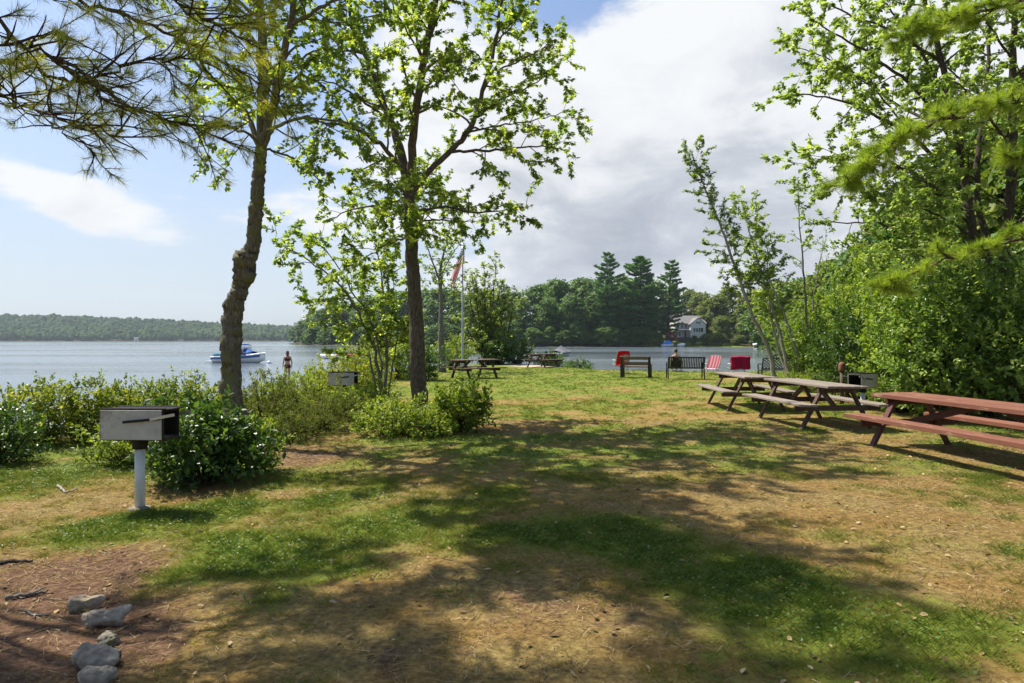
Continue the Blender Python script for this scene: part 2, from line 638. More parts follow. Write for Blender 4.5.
def crown_pine(seed, h=24.0, w=9.0, base=.22, whorls=17, nf=5200):
    """white pine: tiers of flat, uneven plumes"""
    r = np.random.default_rng(seed)
    pos = []; ti = []; ax = []
    T = Tree()
    lean = r.normal(size=2) * .015 * h
    T.limb([(0, 0, -.6), (lean[0] * .4, lean[1] * .4, h * .5), (lean[0], lean[1], h)], h * .016, .04, 7, 6, .02)
    per = nf // (whorls * 5)
    for k in range(whorls):
        t = k / (whorls - 1)
        z = h * (base + (1 - base) * t)
        Lw = w / 2 * (1 - t) ** .62 * (.45 + .55 * min(1, t * 3.2)) + .35
        nb = 5
        a0 = r.random() * 6.28
        for b in range(nb):
            if r.random() < .14: continue
            a = a0 + 6.28 * b / nb + r.normal() * .25
            L = Lw * r.uniform(.5, 1.25)
            up = r.uniform(.05, .3) + .5 * t
            o = np.array([lean[0] * t, lean[1] * t, z])
            d = np.array([math.cos(a), math.sin(a), up])
            e = o + d * L + (0, 0, -.05 * L)
            T.limb([o, (o + e) / 2 + (0, 0, -.07 * L), e], .05 + .03 * (1 - t), .012, 4, 3, .02)
            m = max(8, int(per * (.4 + L / (w / 2))))
            f = r.uniform(.3, 1.05, m)
            q = o + (e - o) * f[:, None] + (0, 0, .0)
            wd = .26 * L * (1.15 - f) + .18
            side = np.array([-math.sin(a), math.cos(a), 0])
            q = q + side * (r.normal(size=m) * wd)[:, None] + np.array([0, 0, 1]) * (r.normal(size=m) * .16 + .1)[:, None]
            pos.append(q); ax.append(np.tile(d, (m, 1)) + side * (r.normal(size=m) * .6)[:, None] + np.array([0, 0, .25]))
            ti.append(np.clip(r.normal(.4 + r.normal() * .08, .14, m), 0, 1))
    pos = np.concatenate(pos); ax = np.concatenate(ax); ti = np.concatenate(ti)
    nr = norm(r.normal(size=pos.shape) * .5 + (0, 0, .8))
    v, f, k = leaf_verts(pos, ax, nr, r.uniform(.4, .85, len(pos)), .95, 'diamond')
    return raw_mesh('crown', v, [f], {'tint': np.repeat(ti, k)}), T.wood_mesh('trunk')


def tuft_needles(paths, per_m, length, width, spread=.9, droop=.15, tip=.25):
    """needles along twig paths, pointing forward and outward"""
    pos = []; d = []; ti = []
    for tw in paths:
        L = np.linalg.norm(np.diff(tw, axis=0), axis=1).sum()
        n = max(6, int(L * per_m))
        f = rng.random(n) ** .8 * (len(tw) - 1.001); i = f.astype(int)
        q = tw[i] + (tw[i + 1] - tw[i]) * (f - i)[:, None]
        tn = norm(tw[i + 1] - tw[i])
        pos.append(q); d.append(norm(tn * (1.0 - .3 * spread) + rand_dirs(n) * spread + np.array([0, 0, -droop])))
        ti.append(np.clip(rng.normal(.5 + rng.normal() * .12, .18, n), 0, 1))
    pos = np.concatenate(pos); d = np.concatenate(d); ti = np.concatenate(ti)
    nr = rand_dirs(len(pos))
    return pos, d, nr, length * rng.uniform(.7, 1.15, len(pos)), width / length * np.ones(len(pos)), ti
# ================================================================== camera, light, sky
cam_d = bpy.data.cameras.new('camera'); cam = bpy.data.objects.new('camera', cam_d); col.objects.link(cam)
cam.location = (0, 0, EYE); cam.rotation_euler = (R(90), 0, 0)
cam_d.sensor_width = 36; cam_d.lens = 36 * F / 1024; cam_d.shift_y = -(341.5 - CY) / 1024
cam_d.clip_start = .05; cam_d.clip_end = 6000
sc.camera = cam

SUN_EL, SUN_AZ = R(58), math.atan2(-.82, .57)
sd_ = np.array([math.sin(SUN_AZ) * math.cos(SUN_EL), math.cos(SUN_AZ) * math.cos(SUN_EL), math.sin(SUN_EL)])
sun_d = bpy.data.lights.new('sun', 'SUN'); sun_d.energy = 5.0; sun_d.angle = R(.55); sun_d.color = (1, .93, .81)
sun = bpy.data.objects.new('sun', sun_d); col.objects.link(sun)
sun.rotation_euler = Vector(-sd_).to_track_quat('-Z', 'Y').to_euler()

w = bpy.data.worlds.new('World'); sc.world = w; w.use_nodes = True
nt = NT(w.node_tree); nt.n.clear()
wo = nt.new('ShaderNodeOutputWorld'); bg = nt.new('ShaderNodeBackground')
bg.inputs['Strength'].default_value = .105
nt.l.new(bg.outputs[0], wo.inputs[0])
sky = nt.new('ShaderNodeTexSky'); sky.sky_type = 'NISHITA'; sky.sun_disc = False
sky.sun_elevation = SUN_EL; sky.sun_rotation = SUN_AZ; sky.air_density = 1.0; sky.dust_density = 2.0; sky.ozone_density = 1.2
tc = nt.new('ShaderNodeTexCoord'); sx = nt.new('ShaderNodeSeparateXYZ'); nt.l.new(tc.outputs['Generated'], sx.inputs[0])
X_, Y_, Z_ = sx.outputs
az = nt.math('ARCTAN2', X_, Y_)
el = nt.math('ARCSINE', Z_)


def AE(px, py):
    return math.atan((px - CX) / F), math.atan((CY - py) / math.hypot(F, px - CX))


def blob(px, py, sa, se, amp, tilt=0.0):
    a0, e0 = AE(px, py)
    da = nt.math('SUBTRACT', az, a0); de = nt.math('SUBTRACT', el, e0)
    if tilt:
        de = nt.math('SUBTRACT', de, nt.math('MULTIPLY', da, tilt))
    q = nt.math('ADD', nt.math('POWER', nt.math('ABSOLUTE', nt.math('DIVIDE', da, sa)), 2), nt.math('POWER', nt.math('ABSOLUTE', nt.math('DIVIDE', de, se)), 2))
    return nt.math('MULTIPLY', nt.math('EXPONENT', nt.math('MULTIPLY', q, -1)), amp)


def total(lst):
    o = lst[0]
    for v in lst[1:]: o = nt.math('ADD', o, v)
    return o


# cloud layer: coordinates on a plane overhead, so that clouds close up towards the horizon
dz = nt.math('ADD', nt.math('MAXIMUM', Z_, 0.0), .16)
cv = nt.new('ShaderNodeCombineXYZ')
nt.l.new(nt.math('DIVIDE', X_, dz), cv.inputs[0]); nt.l.new(nt.math('DIVIDE', Y_, dz), cv.inputs[1])
n1 = nt.noise(cv.outputs[0], 1.7, 9, .56, .35)
n2 = nt.noise(cv.outputs[0], .8, 5, .55, .2)
sv = nt.new('ShaderNodeMapping'); sv.inputs['Scale'].default_value = (1, 1, 2.0); nt.l.new(tc.outputs['Generated'], sv.inputs['Vector'])
n3 = nt.noise(sv.outputs[0], 6.5, 12, .62, .45)
cover = total([blob(690, 130, .30, .34, .62, -.12), blob(860, 150, .35, .30, .40), blob(600, 240, .22, .13, .40), blob(420, 90, .14, .14, .32), blob(300, 215, .17, .05, .34),
               blob(62, 194, .125, .034, .66, -.26), blob(330, 150, .1, .06, .12), blob(150, 30, .22, .06, .16), blob(575, 0, .12, .05, -.36), blob(170, 130, .16, .07, -.14), blob(80, 262, .3, .03, .12)])
field = nt.math('ADD', cover, nt.math('ADD', nt.math('MULTIPLY', nt.math('SUBTRACT', n1, .5), .9), nt.math('MULTIPLY', nt.math('SUBTRACT', n3, .5), .75)))
# unseen sky overhead and behind: cloud cleared away to weaken the fill light
field = nt.math('ADD', field, nt.math('MULTIPLY', nt.rng(Y_, .45, .0), -.42))
alpha = nt.rng(field, .20, .42)
grey = total([blob(640, 195, .20, .12, .62), blob(560, 262, .16, .08, .45), blob(770, 215, .16, .14, .35), blob(740, 60, .14, .05, .22), blob(880, 120, .2, .2, .2), blob(655, 75, .16, .09, -.30), blob(70, 212, .2, .02, .12)])
dark = nt.math('ADD', grey, nt.math('MULTIPLY', nt.math('SUBTRACT', n2, .5), 1.2))
dark = nt.math('ADD', dark, nt.math('MULTIPLY', nt.math('SUBTRACT', n3, .5), 1.7), clamp=True)
cl = nt.ramp(nt.math('MULTIPLY', dark, 1.0), [(0, (4.8, 4.9, 5.0)), (.3, (4.35, 4.47, 4.65)), (.62, (3.15, 3.32, 3.65)), (1, (2.3, 2.5, 2.9))])
skyc = nt.mix(1.0, sky.outputs[0], (.62, .71, .83), 'MULTIPLY')
# thin high veil, whiter towards the horizon
veil = nt.math('MULTIPLY', nt.rng(el, .46, .02), .66)
veil = nt.math('ADD', veil, nt.math('MULTIPLY', nt.rng(n2, .35, .75), .14))
skyc = nt.mix(veil, skyc, (3.5, 3.85, 4.25))
skyc = nt.mix(alpha, skyc, cl)
nt.l.new(skyc, bg.inputs['Color'])

sc.view_settings.view_transform = 'Standard'
sc.view_settings.look = 'None'
sc.view_settings.exposure = 0.90
sc.view_settings.gamma = 1
sc.render.engine = 'CYCLES'
sc.cycles.use_denoising = True
sc.cycles.max_bounces = 7; sc.cycles.diffuse_bounces = 4; sc.cycles.glossy_bounces = 2; sc.cycles.transmission_bounces = 3
sc.cycles.volume_bounces = 0; sc.cycles.transparent_max_bounces = 4
sc.cycles.caustics_reflective = False; sc.cycles.caustics_refractive = False
sc.cycles.sample_clamp_indirect = 4.0

# ================================================================== materials
MAT['leaf_maple'] = leaf_mat('leaf_maple', (.036, .070, .016), (.095, .150, .036), (.20, .25, .080), .50, .34, gain=1.95)
MAT['leaf_left'] = leaf_mat('leaf_left', (.036, .068, .014), (.090, .145, .030), (.19, .24, .06), .50, .38, gain=1.8)
MAT['leaf_right'] = leaf_mat('leaf_right', (.042, .078, .022), (.105, .165, .055), (.20, .27, .11), .48, .38, gain=1.75)
MAT['leaf_birch'] = leaf_mat('leaf_birch', (.030, .060, .016), (.070, .120, .030), (.15, .20, .055), .44, gain=1.7)
MAT['leaf_willow'] = leaf_mat('leaf_willow', (.034, .060, .018), (.080, .120, .036), (.15, .19, .06), .42, .5, gain=2.1)
MAT['shrub_bright'] = leaf_mat('shrub_bright', (.032, .062, .010), (.080, .128, .018), (.200, .215, .032), .38)
MAT['shrub_green'] = leaf_mat('shrub_green', (.022, .050, .013), (.046, .104, .024), (.105, .180, .050), .30, .34, gain=1.15)
MAT['shrub_light'] = leaf_mat('shrub_light', (.045, .085, .014), (.11, .17, .026), (.21, .25, .05), .38)
MAT['shrub_olive'] = leaf_mat('shrub_olive', (.034, .042, .012), (.060, .088, .018), (.115, .140, .03), .3, .6)
MAT['bush_big'] = leaf_mat('bush_big', (.030, .064, .016), (.080, .140, .036), (.19, .25, .10), .40, .32, gain=1.9)
MAT['bush_yellow'] = leaf_mat('bush_yellow', (.040, .078, .012), (.095, .16, .024), (.19, .245, .05), .42)
MAT['far_broad'] = leaf_mat('far_broad', (.020, .050, .012), (.044, .095, .020), (.090, .150, .032), .25, .6, gain=1.8)
MAT['far_bright'] = leaf_mat('far_bright', (.035, .065, .012), (.075, .115, .020), (.13, .165, .03), .3, .6)
MAT['far_pine'] = leaf_mat('far_pine', (.014, .042, .014), (.030, .075, .022), (.06, .12, .034), .18, .6, gain=2.5)
MAT['needle'] = leaf_mat('needle', (.055, .105, .016), (.110, .180, .026), (.18, .24, .045), .46, .45)
MAT['needle_dark'] = leaf_mat('needle_dark', (.050, .075, .012), (.115, .15, .022), (.22, .21, .04), .5, .5)
MAT['bark_left'] = bark_mat('bark_left', (.045, .038, .028), (.16, .14, .105), (.34, .315, .27), 1.6, (.14, .145, .06))
MAT['bark_maple'] = bark_mat('bark_maple', (.038, .030, .022), (.13, .105, .075), (.25, .22, .17), 1.6)
MAT['bark_grey'] = bark_mat('bark_grey', (.08, .072, .06), (.19, .175, .15), (.30, .285, .255), 1.5)
MAT['bark_birch'] = bark_mat('bark_birch', (.12, .105, .085), (.34, .32, .28), (.52, .50, .46), 1.2)
MAT['bark_dark'] = bark_mat('bark_dark', (.030, .023, .017), (.07, .056, .042), (.12, .1, .08), 1.2)
MAT['bark_pine'] = bark_mat('bark_pine', (.035, .024, .017), (.085, .058, .04), (.14, .10, .075), 2.0)
MAT['twig'] = bark_mat('twig', (.035, .025, .017), (.085, .06, .04), (.14, .1, .07), 3.0)
MAT['wood_grey'] = wood_mat('wood_grey', (.15, .118, .095), (.31, .262, .22), (.13, .09, .068))
MAT['wood_dark'] = wood_mat('wood_dark', (.055, .032, .024), (.12, .075, .055), (.17, .13, .10), .75)
MAT['wood_brown'] = wood_mat('wood_brown', (.10, .062, .042), (.20, .135, .095), (.27, .215, .165))
MAT['wood_red'] = wood_mat('wood_red', (.165, .064, .040), (.245, .100, .062), (.33, .22, .155), .6, .54, .72)
MAT['wood_maroon'] = wood_mat('wood_maroon', (.065, .022, .018), (.125, .045, .036), (.20, .11, .08), .6, .62, .8)
MAT['steel_grey'] = paint_mat('steel_grey', (.42, .41, .385), .5, .4, .15, .15, 5, (.17, .12, .085))
MAT['steel_post'] = paint_mat('steel_post', (.60, .60, .58), .5, .4, .1, .12, 6, (.36, .32, .27))
MAT['steel_black'] = paint_mat('steel_black', (.018, .017, .016), .65, .3, .2, .3, 8, (.05, .03, .02))
MAT['steel_bare'] = paint_mat('steel_bare', (.45, .44, .42), .4, .5, .7, .2, 8)
MAT['bench_black'] = paint_mat('bench_black', (.022, .022, .024), .5, .4, .1, .3, 8)
MAT['concrete'] = paint_mat('concrete', (.25, .21, .165), .9, .2, 0, .18, 12, (.22, .2, .17), .4)
MAT['white_paint'] = paint_mat('white_paint', (.74, .74, .73), .35, .5, 0, .04)
MAT['flag_pole'] = paint_mat('flag_pole', (.46, .48, .50), .35, .5, .2, .06)
MAT['gold'] = paint_mat('gold', (.62, .42, .12), .3, .5, .9, .06)


def rock_mat(name, a, b, moss=None):
    m, n_, o = mat_new(name)
    v = n_.obj(); f = n_.noise(v, 14, 8, .65, .3); g = n_.noise(v, 5, 5, .6)
    c = n_.ramp(f, [(.3, a), (.7, b)])
    if moss: c = n_.mix(n_.rng(g, .5, .68), c, moss)
    principled(n_, o, c, .9, .25, 0, n_.bump(f, .7, .02))
    return m


MAT['rock_grey'] = rock_mat('rock_grey', (.17, .142, .105), (.40, .35, .27))
MAT['rock_brown'] = rock_mat('rock_brown', (.18, .142, .098), (.42, .335, .235), (.12, .10, .05))
MAT['rock_green'] = rock_mat('rock_green', (.14, .128, .09), (.34, .305, .225), (.10, .10, .04))

# ================================================================== ground
def axis(lo, hi, step, far, grow):
    a = list(np.arange(lo, hi + 1e-6, step))
    s = step; v = a[-1]; up = []
    while v < far:
        s *= grow; v += s; up.append(min(v, far))
    s = step; v = a[0]; dn = []
    while v > -far:
        s *= grow; v -= s; dn.append(max(v, -far))
    return np.array(dn[::-1] + a + up)


def splat(x, y, items):
    o = np.zeros_like(x)
    for (px, py, rx, ry, amp) in items:
        d0 = EYE * F / (py - CY); x0 = (px - CX) / F * d0
        o += amp * np.exp(-((x - x0) / rx) ** 2 - ((y - d0) / ry) ** 2)
    return o


def cover_masks(x, y):
    n = fbm(x / 1.7, y / 1.7, 51, 4); n_b = fbm(x / .45, y / .45, 57, 3); big = fbm(x / 6, y / 6, 61, 3)
    g = .43 + .18 * (big - .5) + .26 * sstep(11, 24, y) + .16 * sstep(22, 31, y)
    g = g + splat(x, y, [(600, 530, .55, .55, .75), (740, 590, .6, .6, .7), (850, 640, .6, .5, .6), (690, 560, .5, .5, .4), (150, 518, .5, .35, .65), (250, 505, .6, .4, .4), (90, 530, .35, .3, .5), (250, 560, .7, .5, .4), (60, 450, 1.3, .9, .5),
                         (200, 560, .9, .7, .40), (310, 540, .8, .7, .32), (90, 470, 1, .9, .45), (480, 440, 1.2, 1.2, .22), (380, 500, 1, .8, .22), (470, 600, .12, .1, .3), (330, 485, .8, .6, .3), (640, 440, 1.5, 1.6, .25), (930, 610, .35, .3, .4), (230, 605, .3, .3, .35)])
    g = g - splat(x, y, [(900, 520, 2.2, 2.0, .22), (830, 450, 1.8, 3, .20), (440, 590, .8, .9, .22), (300, 450, 1.0, 1.2, .12), (560, 620, .5, .4, .3), (60, 600, .9, 1.4, .5), (660, 425, 1.6, 1.5, .15)])
    g = np.clip(g + (n - .5) * .85 + (n_b - .5) * 1.0, 0, 1)
    soil = splat(x, y, [(30, 590, 1.0, 1.3, .95), (100, 650, .6, .5, .6), (450, 590, .7, .7, .35), (330, 450, 1.2, 1.3, .5), (560, 600, .5, .5, .4), (700, 650, .7, .4, .3), (120, 500, .5, .4, .4), (200, 475, 1.4, 1.4, .55), (400, 660, .5, .4, .5), (700, 435, 1.2, 1.2, .35), (650, 610, .5, .5, .35)])
    soil = np.clip(soil + (fbm(x / 1.1, y / 1.1, 71, 4) - .5) * .9 * (y < 16) - g * .35, 0, 1)
    return g, soil


gx = axis(-16, 26, .28, 1590, 1.075); gy = axis(-3, 52, .28, 1590, 1.055)
GX, GY = np.meshgrid(gx, gy)
GZ = hgt(GX, GY)
gm, sm = cover_masks(GX, GY)
SD = land_sd(GX, GY).reshape(GX.shape)
lawn_far = np.exp(-((GX - 55) / 16) ** 2 - ((GY - 208) / 16) ** 2)
gm = np.where((GY > 120), .1 + .9 * (lawn_far > .35), gm)
sm = np.where((GY > 120), 1.0 * (lawn_far <= .35), sm)
sand = sstep(2.4, .6, SD + (fbm(GX / 2, GY / 2, 81, 3) - .5) * 2.2) * (GY < 70) + 1.2 * np.exp(-((GX - 2.0) / 2.6) ** 2 - ((GY - 41.5) / 3.0) ** 2)
sand = np.clip(sand, 0, 1) * (SD > -30)
nx_, ny_ = len(gx), len(gy)
ii = np.arange(nx_ - 1)[None, :] + nx_ * np.arange(ny_ - 1)[:, None]
quads = np.stack([ii, ii + 1, ii + 1 + nx_, ii + nx_], -1).reshape(-1, 4)
me = raw_mesh('ground', np.stack([GX, GY, GZ], -1).reshape(-1, 3), [quads], {'forest': ((GY > 120) & (lawn_far <= .35)).astype(float).ravel(), 'green': gm.ravel(), 'soil': sm.ravel(), 'sand': sand.ravel()}, True)
m, nt, out = mat_new('ground')
p1 = nt.pos()
fine = nt.noise(p1, 22, 9, .78); mid = nt.noise(p1, 6, 8, .7, .3); bigr = nt.noise(p1, 1.3, 4, .55)
straw = nt.ramp(fine, [(.28, (.070, .042, .016)), (.5, (.235, .170, .058)), (.72, (.42, .325, .125))])
warm = nt.mix(nt.rng(bigr, .4, .62), straw, nt.mix(1.0, straw, (1.0, .86, .74), 'MULTIPLY'))
grn = nt.ramp(nt.math('ADD', nt.math('MULTIPLY', fine, .6), nt.math('MULTIPLY', mid, .4)), [(.32, (.042, .072, .010)), (.5, (.125, .165, .020)), (.68, (.25, .26, .045))])
gmask = nt.math('ADD', nt.attr('green'), nt.math('MULTIPLY', nt.math('SUBTRACT', nt.math('ADD', nt.math('MULTIPLY', mid, .6), nt.math('MULTIPLY', fine, .4)), .5), 1.5))
c = nt.mix(nt.rng(gmask, .30, .72), warm, grn)
so = nt.ramp(fine, [(.3, (.042, .022, .012)), (.52, (.155, .086, .050)), (.74, (.33, .215, .135))])
smask = nt.math('ADD', nt.attr('soil'), nt.math('MULTIPLY', nt.math('SUBTRACT', mid, .5), 1.1))
c = nt.mix(nt.rng(smask, .32, .7), c, so)
sa = nt.ramp(fine, [(.3, (.34, .27, .19)), (.7, (.50, .42, .31))])
c = nt.mix(nt.rng(nt.math('ADD', nt.attr('sand'), nt.math('MULTIPLY', nt.math('SUBTRACT', mid, .5), .6)), .35, .65), c, sa)
c = nt.mix(nt.attr('forest'), c, nt.ramp(fine, [(.3, (.022, .026, .012)), (.7, (.075, .072, .036))]))
hb = nt.math('ADD', nt.math('MULTIPLY', fine, .5), mid)
principled(nt, out, c, .95, .12, 0, nt.bump(hb, 1.0, .05))
ground = link('ground', me, m)
tag(ground, 'dry lawn of brown and green grass sloping to the lake', kind='structure')

# ================================================================== lake
m, nt, out = mat_new('lake_water')
pw = nt.pos((1, 1.6, 1))
r1 = nt.noise(pw, 1.6, 5, .6, .4); r2 = nt.noise(pw, .22, 4, .55, .3); r3 = nt.noise(nt.pos((.012, .05, 1)), 1.0, 4, .6)
hh = nt.math('ADD', nt.math('MULTIPLY', r1, .5), r2)
bpn = nt.new('ShaderNodeBump'); bpn.inputs['Distance'].default_value = .16
nt.l.new(nt.rng(r3, .35, .65, .34, .72), bpn.inputs['Strength']); nt.l.new(hh, bpn.inputs['Height'])
b = principled(nt, out, (.12, .15, .175), nt.rng(r3, .35, .65, .06, .17), .5, 0, bpn.outputs[0])
b.inputs['IOR'].default_value = 1.333
lake = MB(); lake.add([(-1588, -1588, WATER_Z), (1588, -1588, WATER_Z), (1588, 1588, WATER_Z), (-1588, 1588, WATER_Z)], [(0, 1, 2, 3)])
tag(lake.build('lake', m), 'rippled grey blue lake around the lawn', kind='structure')

# ================================================================== grass and fallen needles
LEAF['blade'] = (np.array([(0, .5, 0), (0, -.5, 0), (1, -.1, -.12), (1, .1, -.12)]), [(0, 1, 2, 3)])


def scatter(n, d0, d1, power=2.0, half=.80, pad=1.0):
    d = (rng.random(n) * (d1 ** power - d0 ** power) + d0 ** power) ** (1 / power)
    return (rng.random(n) * 2 - 1) * (half * d + pad), d


m, nt, out = mat_new('grass_blades')
c = nt.ramp(nt.attr('tint'), [(0, (.33, .25, .10)), (.3, (.28, .24, .075)), (.5, (.21, .215, .045)), (.75, (.12, .168, .024)), (1, (.058, .118, .016))])
pb = principled(nt, None, c, .6, .2)
tr = nt.new('ShaderNodeBsdfTranslucent'); nt.l.new(nt.mix(1.0, c, (1.3, 1.25, .7), 'MULTIPLY'), tr.inputs[0])
mx = nt.new('ShaderNodeMixShader'); mx.inputs[0].default_value = .35
nt.l.new(pb.outputs[0], mx.inputs[1]); nt.l.new(tr.outputs[0], mx.inputs[2]); nt.l.new(mx.outputs[0], out.inputs[0])
GP, GD, GN, GS, GW, GT = [], [], [], [], [], []
for (n, per, d0, d1, ln, wd, rad) in [(42000, 11, 2.2, 8, .050, .0030, .020), (26000, 9, 8, 18, .055, .0060, .035), (18000, 8, 18, 38, .06, .011, .07)]:
    x, y = scatter(n, d0, d1)
    g, so_ = cover_masks(x, y)
    g2 = np.clip(g + (vn(x / .16, y / .16, 91) - .5) * .7, 0, 1)
    keep = (rng.random(n) < .10 + .95 * sstep(.2, .75, g2) * (1 - .7 * so_)) & (land_sd(x, y) > 1.4) & (np.exp(-((x - 2.0) / 2.6) ** 2 - ((y - 41.5) / 3.0) ** 2) < .5)
    x, y, g2 = x[keep], y[keep], g2[keep]
    tt = np.clip(g2 + rng.normal(0, .16, len(x)) - .06, 0, 1); big_ = .55 + .9 * rng.random(len(x)) ** 2.2 + .5 * (rng.random(len(x)) < .06)
    x, y, g2, tt, big_ = [np.repeat(q, per) for q in (x, y, g2, tt, big_)]
    k = len(x)
    a = rng.random(k) * 6.283; rr = rad * np.sqrt(rng.random(k)) * big_
    x = x + np.cos(a) * rr; y = y + np.sin(a) * rr
    a = a + rng.normal(0, .7, k)
    z = hgt(x, y)
    lean = rng.uniform(.1, .75, k) + .7 * rr / rad
    d = np.stack([np.cos(a) * lean, np.sin(a) * lean, np.full(k, .8)], 1)
    GP.append(np.stack([x, y, z - .004], 1)); GD.append(d); GN.append(norm(np.stack([np.cos(a + 1.57), np.sin(a + 1.57), rng.normal(size=k) * .3], 1)))
    L = ln * rng.uniform(.5, 1.25, k) * (.6 + .8 * g2) * big_
    GS.append(L); GW.append(wd / L); GT.append(np.clip(tt + rng.normal(0, .13, k), 0, 1))
go = leaf_obj('grass', np.concatenate(GP), np.concatenate(GD), np.concatenate(GN), np.concatenate(GS), np.concatenate(GT), m, None, 'blade', np.concatenate(GW))
tag(go, 'patchy short grass covering the lawn', 'grass', kind='stuff')

m, nt, out = mat_new('fallen_needles')
c = nt.ramp(nt.attr('tint'), [(0, (.070, .040, .020)), (.4, (.18, .112, .052)), (.75, (.31, .22, .105)), (1, (.45, .36, .21))])
principled(nt, out, c, .8, .2)
x, y = scatter(150000, 2.2, 13)
g, so_ = cover_masks(x, y)
keep = rng.random(len(x)) < np.clip(.85 - 1.25 * g + .5 * so_, .04, 1)
x, y = x[keep], y[keep]; k = len(x)
a = rng.random(k) * 6.283
L = rng.uniform(.025, .085, k) * (1 + y / 14)
no = leaf_obj('pine_straw', np.stack([x, y, hgt(x, y) + .006 + rng.random(k) * .012], 1), np.stack([np.cos(a), np.sin(a), rng.normal(0, .12, k)], 1),
              np.stack([rng.normal(0, .3, k), rng.normal(0, .3, k), np.ones(k)], 1), L, np.clip(rng.normal(.45, .25, k), 0, 1), m, None, 'blade', .0022 * (1 + y / 5) / L)
tag(no, 'brown fallen pine needles and litter on the bare lawn', 'pine straw', kind='stuff')
# clover and small broad weeds in the green patches
x, y = scatter(170000, 2.2, 12)
g, so_ = cover_masks(x, y)
kp = rng.random(len(x)) < sstep(.5, .95, g + (vn(x / .2, y / .2, 97) - .5) * .7) * .8
x, y = x[kp], y[kp]; k = len(x); a = rng.random(k) * 6.283
co = leaf_obj('clover', np.stack([x, y, hgt(x, y) + rng.uniform(.008, .035, k)], 1), np.stack([np.cos(a), np.sin(a), rng.normal(.1, .3, k)], 1), np.stack([rng.normal(0, .35, k), rng.normal(0, .35, k), np.ones(k)], 1),
              rng.uniform(.010, .024, k), np.clip(rng.normal(.45, .25, k), 0, 1), leaf_mat('clover', (.022, .055, .014), (.05, .105, .022), (.12, .17, .035), .3), None, 'oval', 1.6)
tag(co, 'low clover and weeds spread through the green patches of the lawn', 'clover', kind='stuff')
# dry leaves lying about
x, y = scatter(2600, 2.3, 12)
k = len(x); a = rng.random(k) * 6.283
lo = leaf_obj('leaf_litter', np.stack([x, y, hgt(x, y) + .012], 1), np.stack([np.cos(a), np.sin(a), rng.normal(0, .3, k)], 1), np.stack([rng.normal(0, .4, k), rng.normal(0, .4, k), np.ones(k)], 1),
              rng.uniform(.02, .055, k), rng.random(k), m, None, 'oval', 1.2)
tag(lo, 'scattered dry brown leaves on the lawn', 'leaf litter', kind='stuff')
# ================================================================== the trees near the camera
def finish_tree(T, name, label, base, bark, leaf, per_m, size, kind='oval', cat='tree', group=None, width=1.0, keep=None, hang=.25, up=.7):
    root = thing(name, label, cat, base, 0, group)
    tr = link('trunk', T.wood_mesh('trunk'), MAT[bark])
    pos, d, nr, sz, ti = T.leaves(per_m, size, hang=hang, up=up, keep=keep)
    cr = leaf_obj('crown', pos, d, nr, sz, ti, MAT[leaf], None, kind, width)
    place_mesh(root, [tr, cr], base)
    return root


def PX(pts, d):
    """[(px, py, extra depth)] -> points"""
    return [P(p[0], p[1], d + (p[2] if len(p) > 2 else 0)) for p in pts]


def burls(N, n):
    a = np.arange(n) / n * 6.283
    r = 1 + .07 * rng.normal(size=(N, n))
    t = np.arange(N) / N
    return r


# ---- slender leaning tree on the left, lumpy trunk
T = Tree(); d = 10.3
base = np.array([-4.17, 10.3, gz(-4.17, 10.3)])
pts = [base + (0, 0, -.15), base + (.0, 0, .12)] + PX([(234, 410), (232, 370), (233, 330), (236, 303), (241, 284), (248, 263), (254, 240), (256, 212), (258, 182), (261, 150)], d)


def trunk_rough(N, n):
    a = np.arange(n) / n * 6.283
    t = np.linspace(0, 1, N)
    o = np.ones((N, n)) + rng.normal(size=(N, n)) * .045
    for tc_, ac, amp, wt in [(.645, 4.7, .85, .030), (.60, 4.5, .45, .03), (.44, 4.8, .75, .026), (.385, 4.6, .6, .024), (.66, 4.2, .35, .03), (.165, 1.5, .7, .020), (.60, 1.4, .35, .03), (.24, 4.9, .45, .03), (.57, 1.3, .28, .03), (.32, 5.2, .4, .035), (.47, 0.3, .3, .03), (.03, 1, .35, .05), (.03, 4, .4, .05), (.50, 1.8, .25, .02), (.34, 1.6, .3, .02)]:
        o += amp * np.exp(-((t[:, None] - tc_) / wt) ** 2) * np.clip(np.cos(a[None, :] - ac + rng.normal() * .1), 0, 1) ** 1.5
    return o


p0, r0 = T.limb(pts, .142, .084, 18, 12, .008, trunk_rough)
top = p0[-1]
lim = [([(263, 100, .05), (262, 45, .2), (256, -40, .5), (250, -150, .9), (238, -290, 1.1)], .085, .02),
       ([(272, 112, -.15), (284, 52, -.5), (300, -25, -.8), (318, -110, -1.0), (326, -150, -1.0)], .07, .015),
       ([(246, 118, .3), (222, 88, .9), (196, 62, 1.4), (176, 20, 1.7)], .045, .008),
       ([(275, 128, -.3), (306, 117, -.8), (342, 122, -1.2), (366, 128, -1.3)], .032, .006),
       ([(272, 150, .2), (296, 160, .4), (316, 178, .5), (324, 196, .5)], .022, .004),
       ([(250, 135, -.4), (228, 128, -1.0), (204, 120, -1.4), (186, 112, -1.5)], .024, .005)]
for q, ra, rb in lim:
    p, r = T.limb([top] + PX(q, d), ra, rb, 8, 6, .012)
    T.shoots(p, r, .15, .24, 1.15, .4, .22, .9, .14, .25, .15, .34)
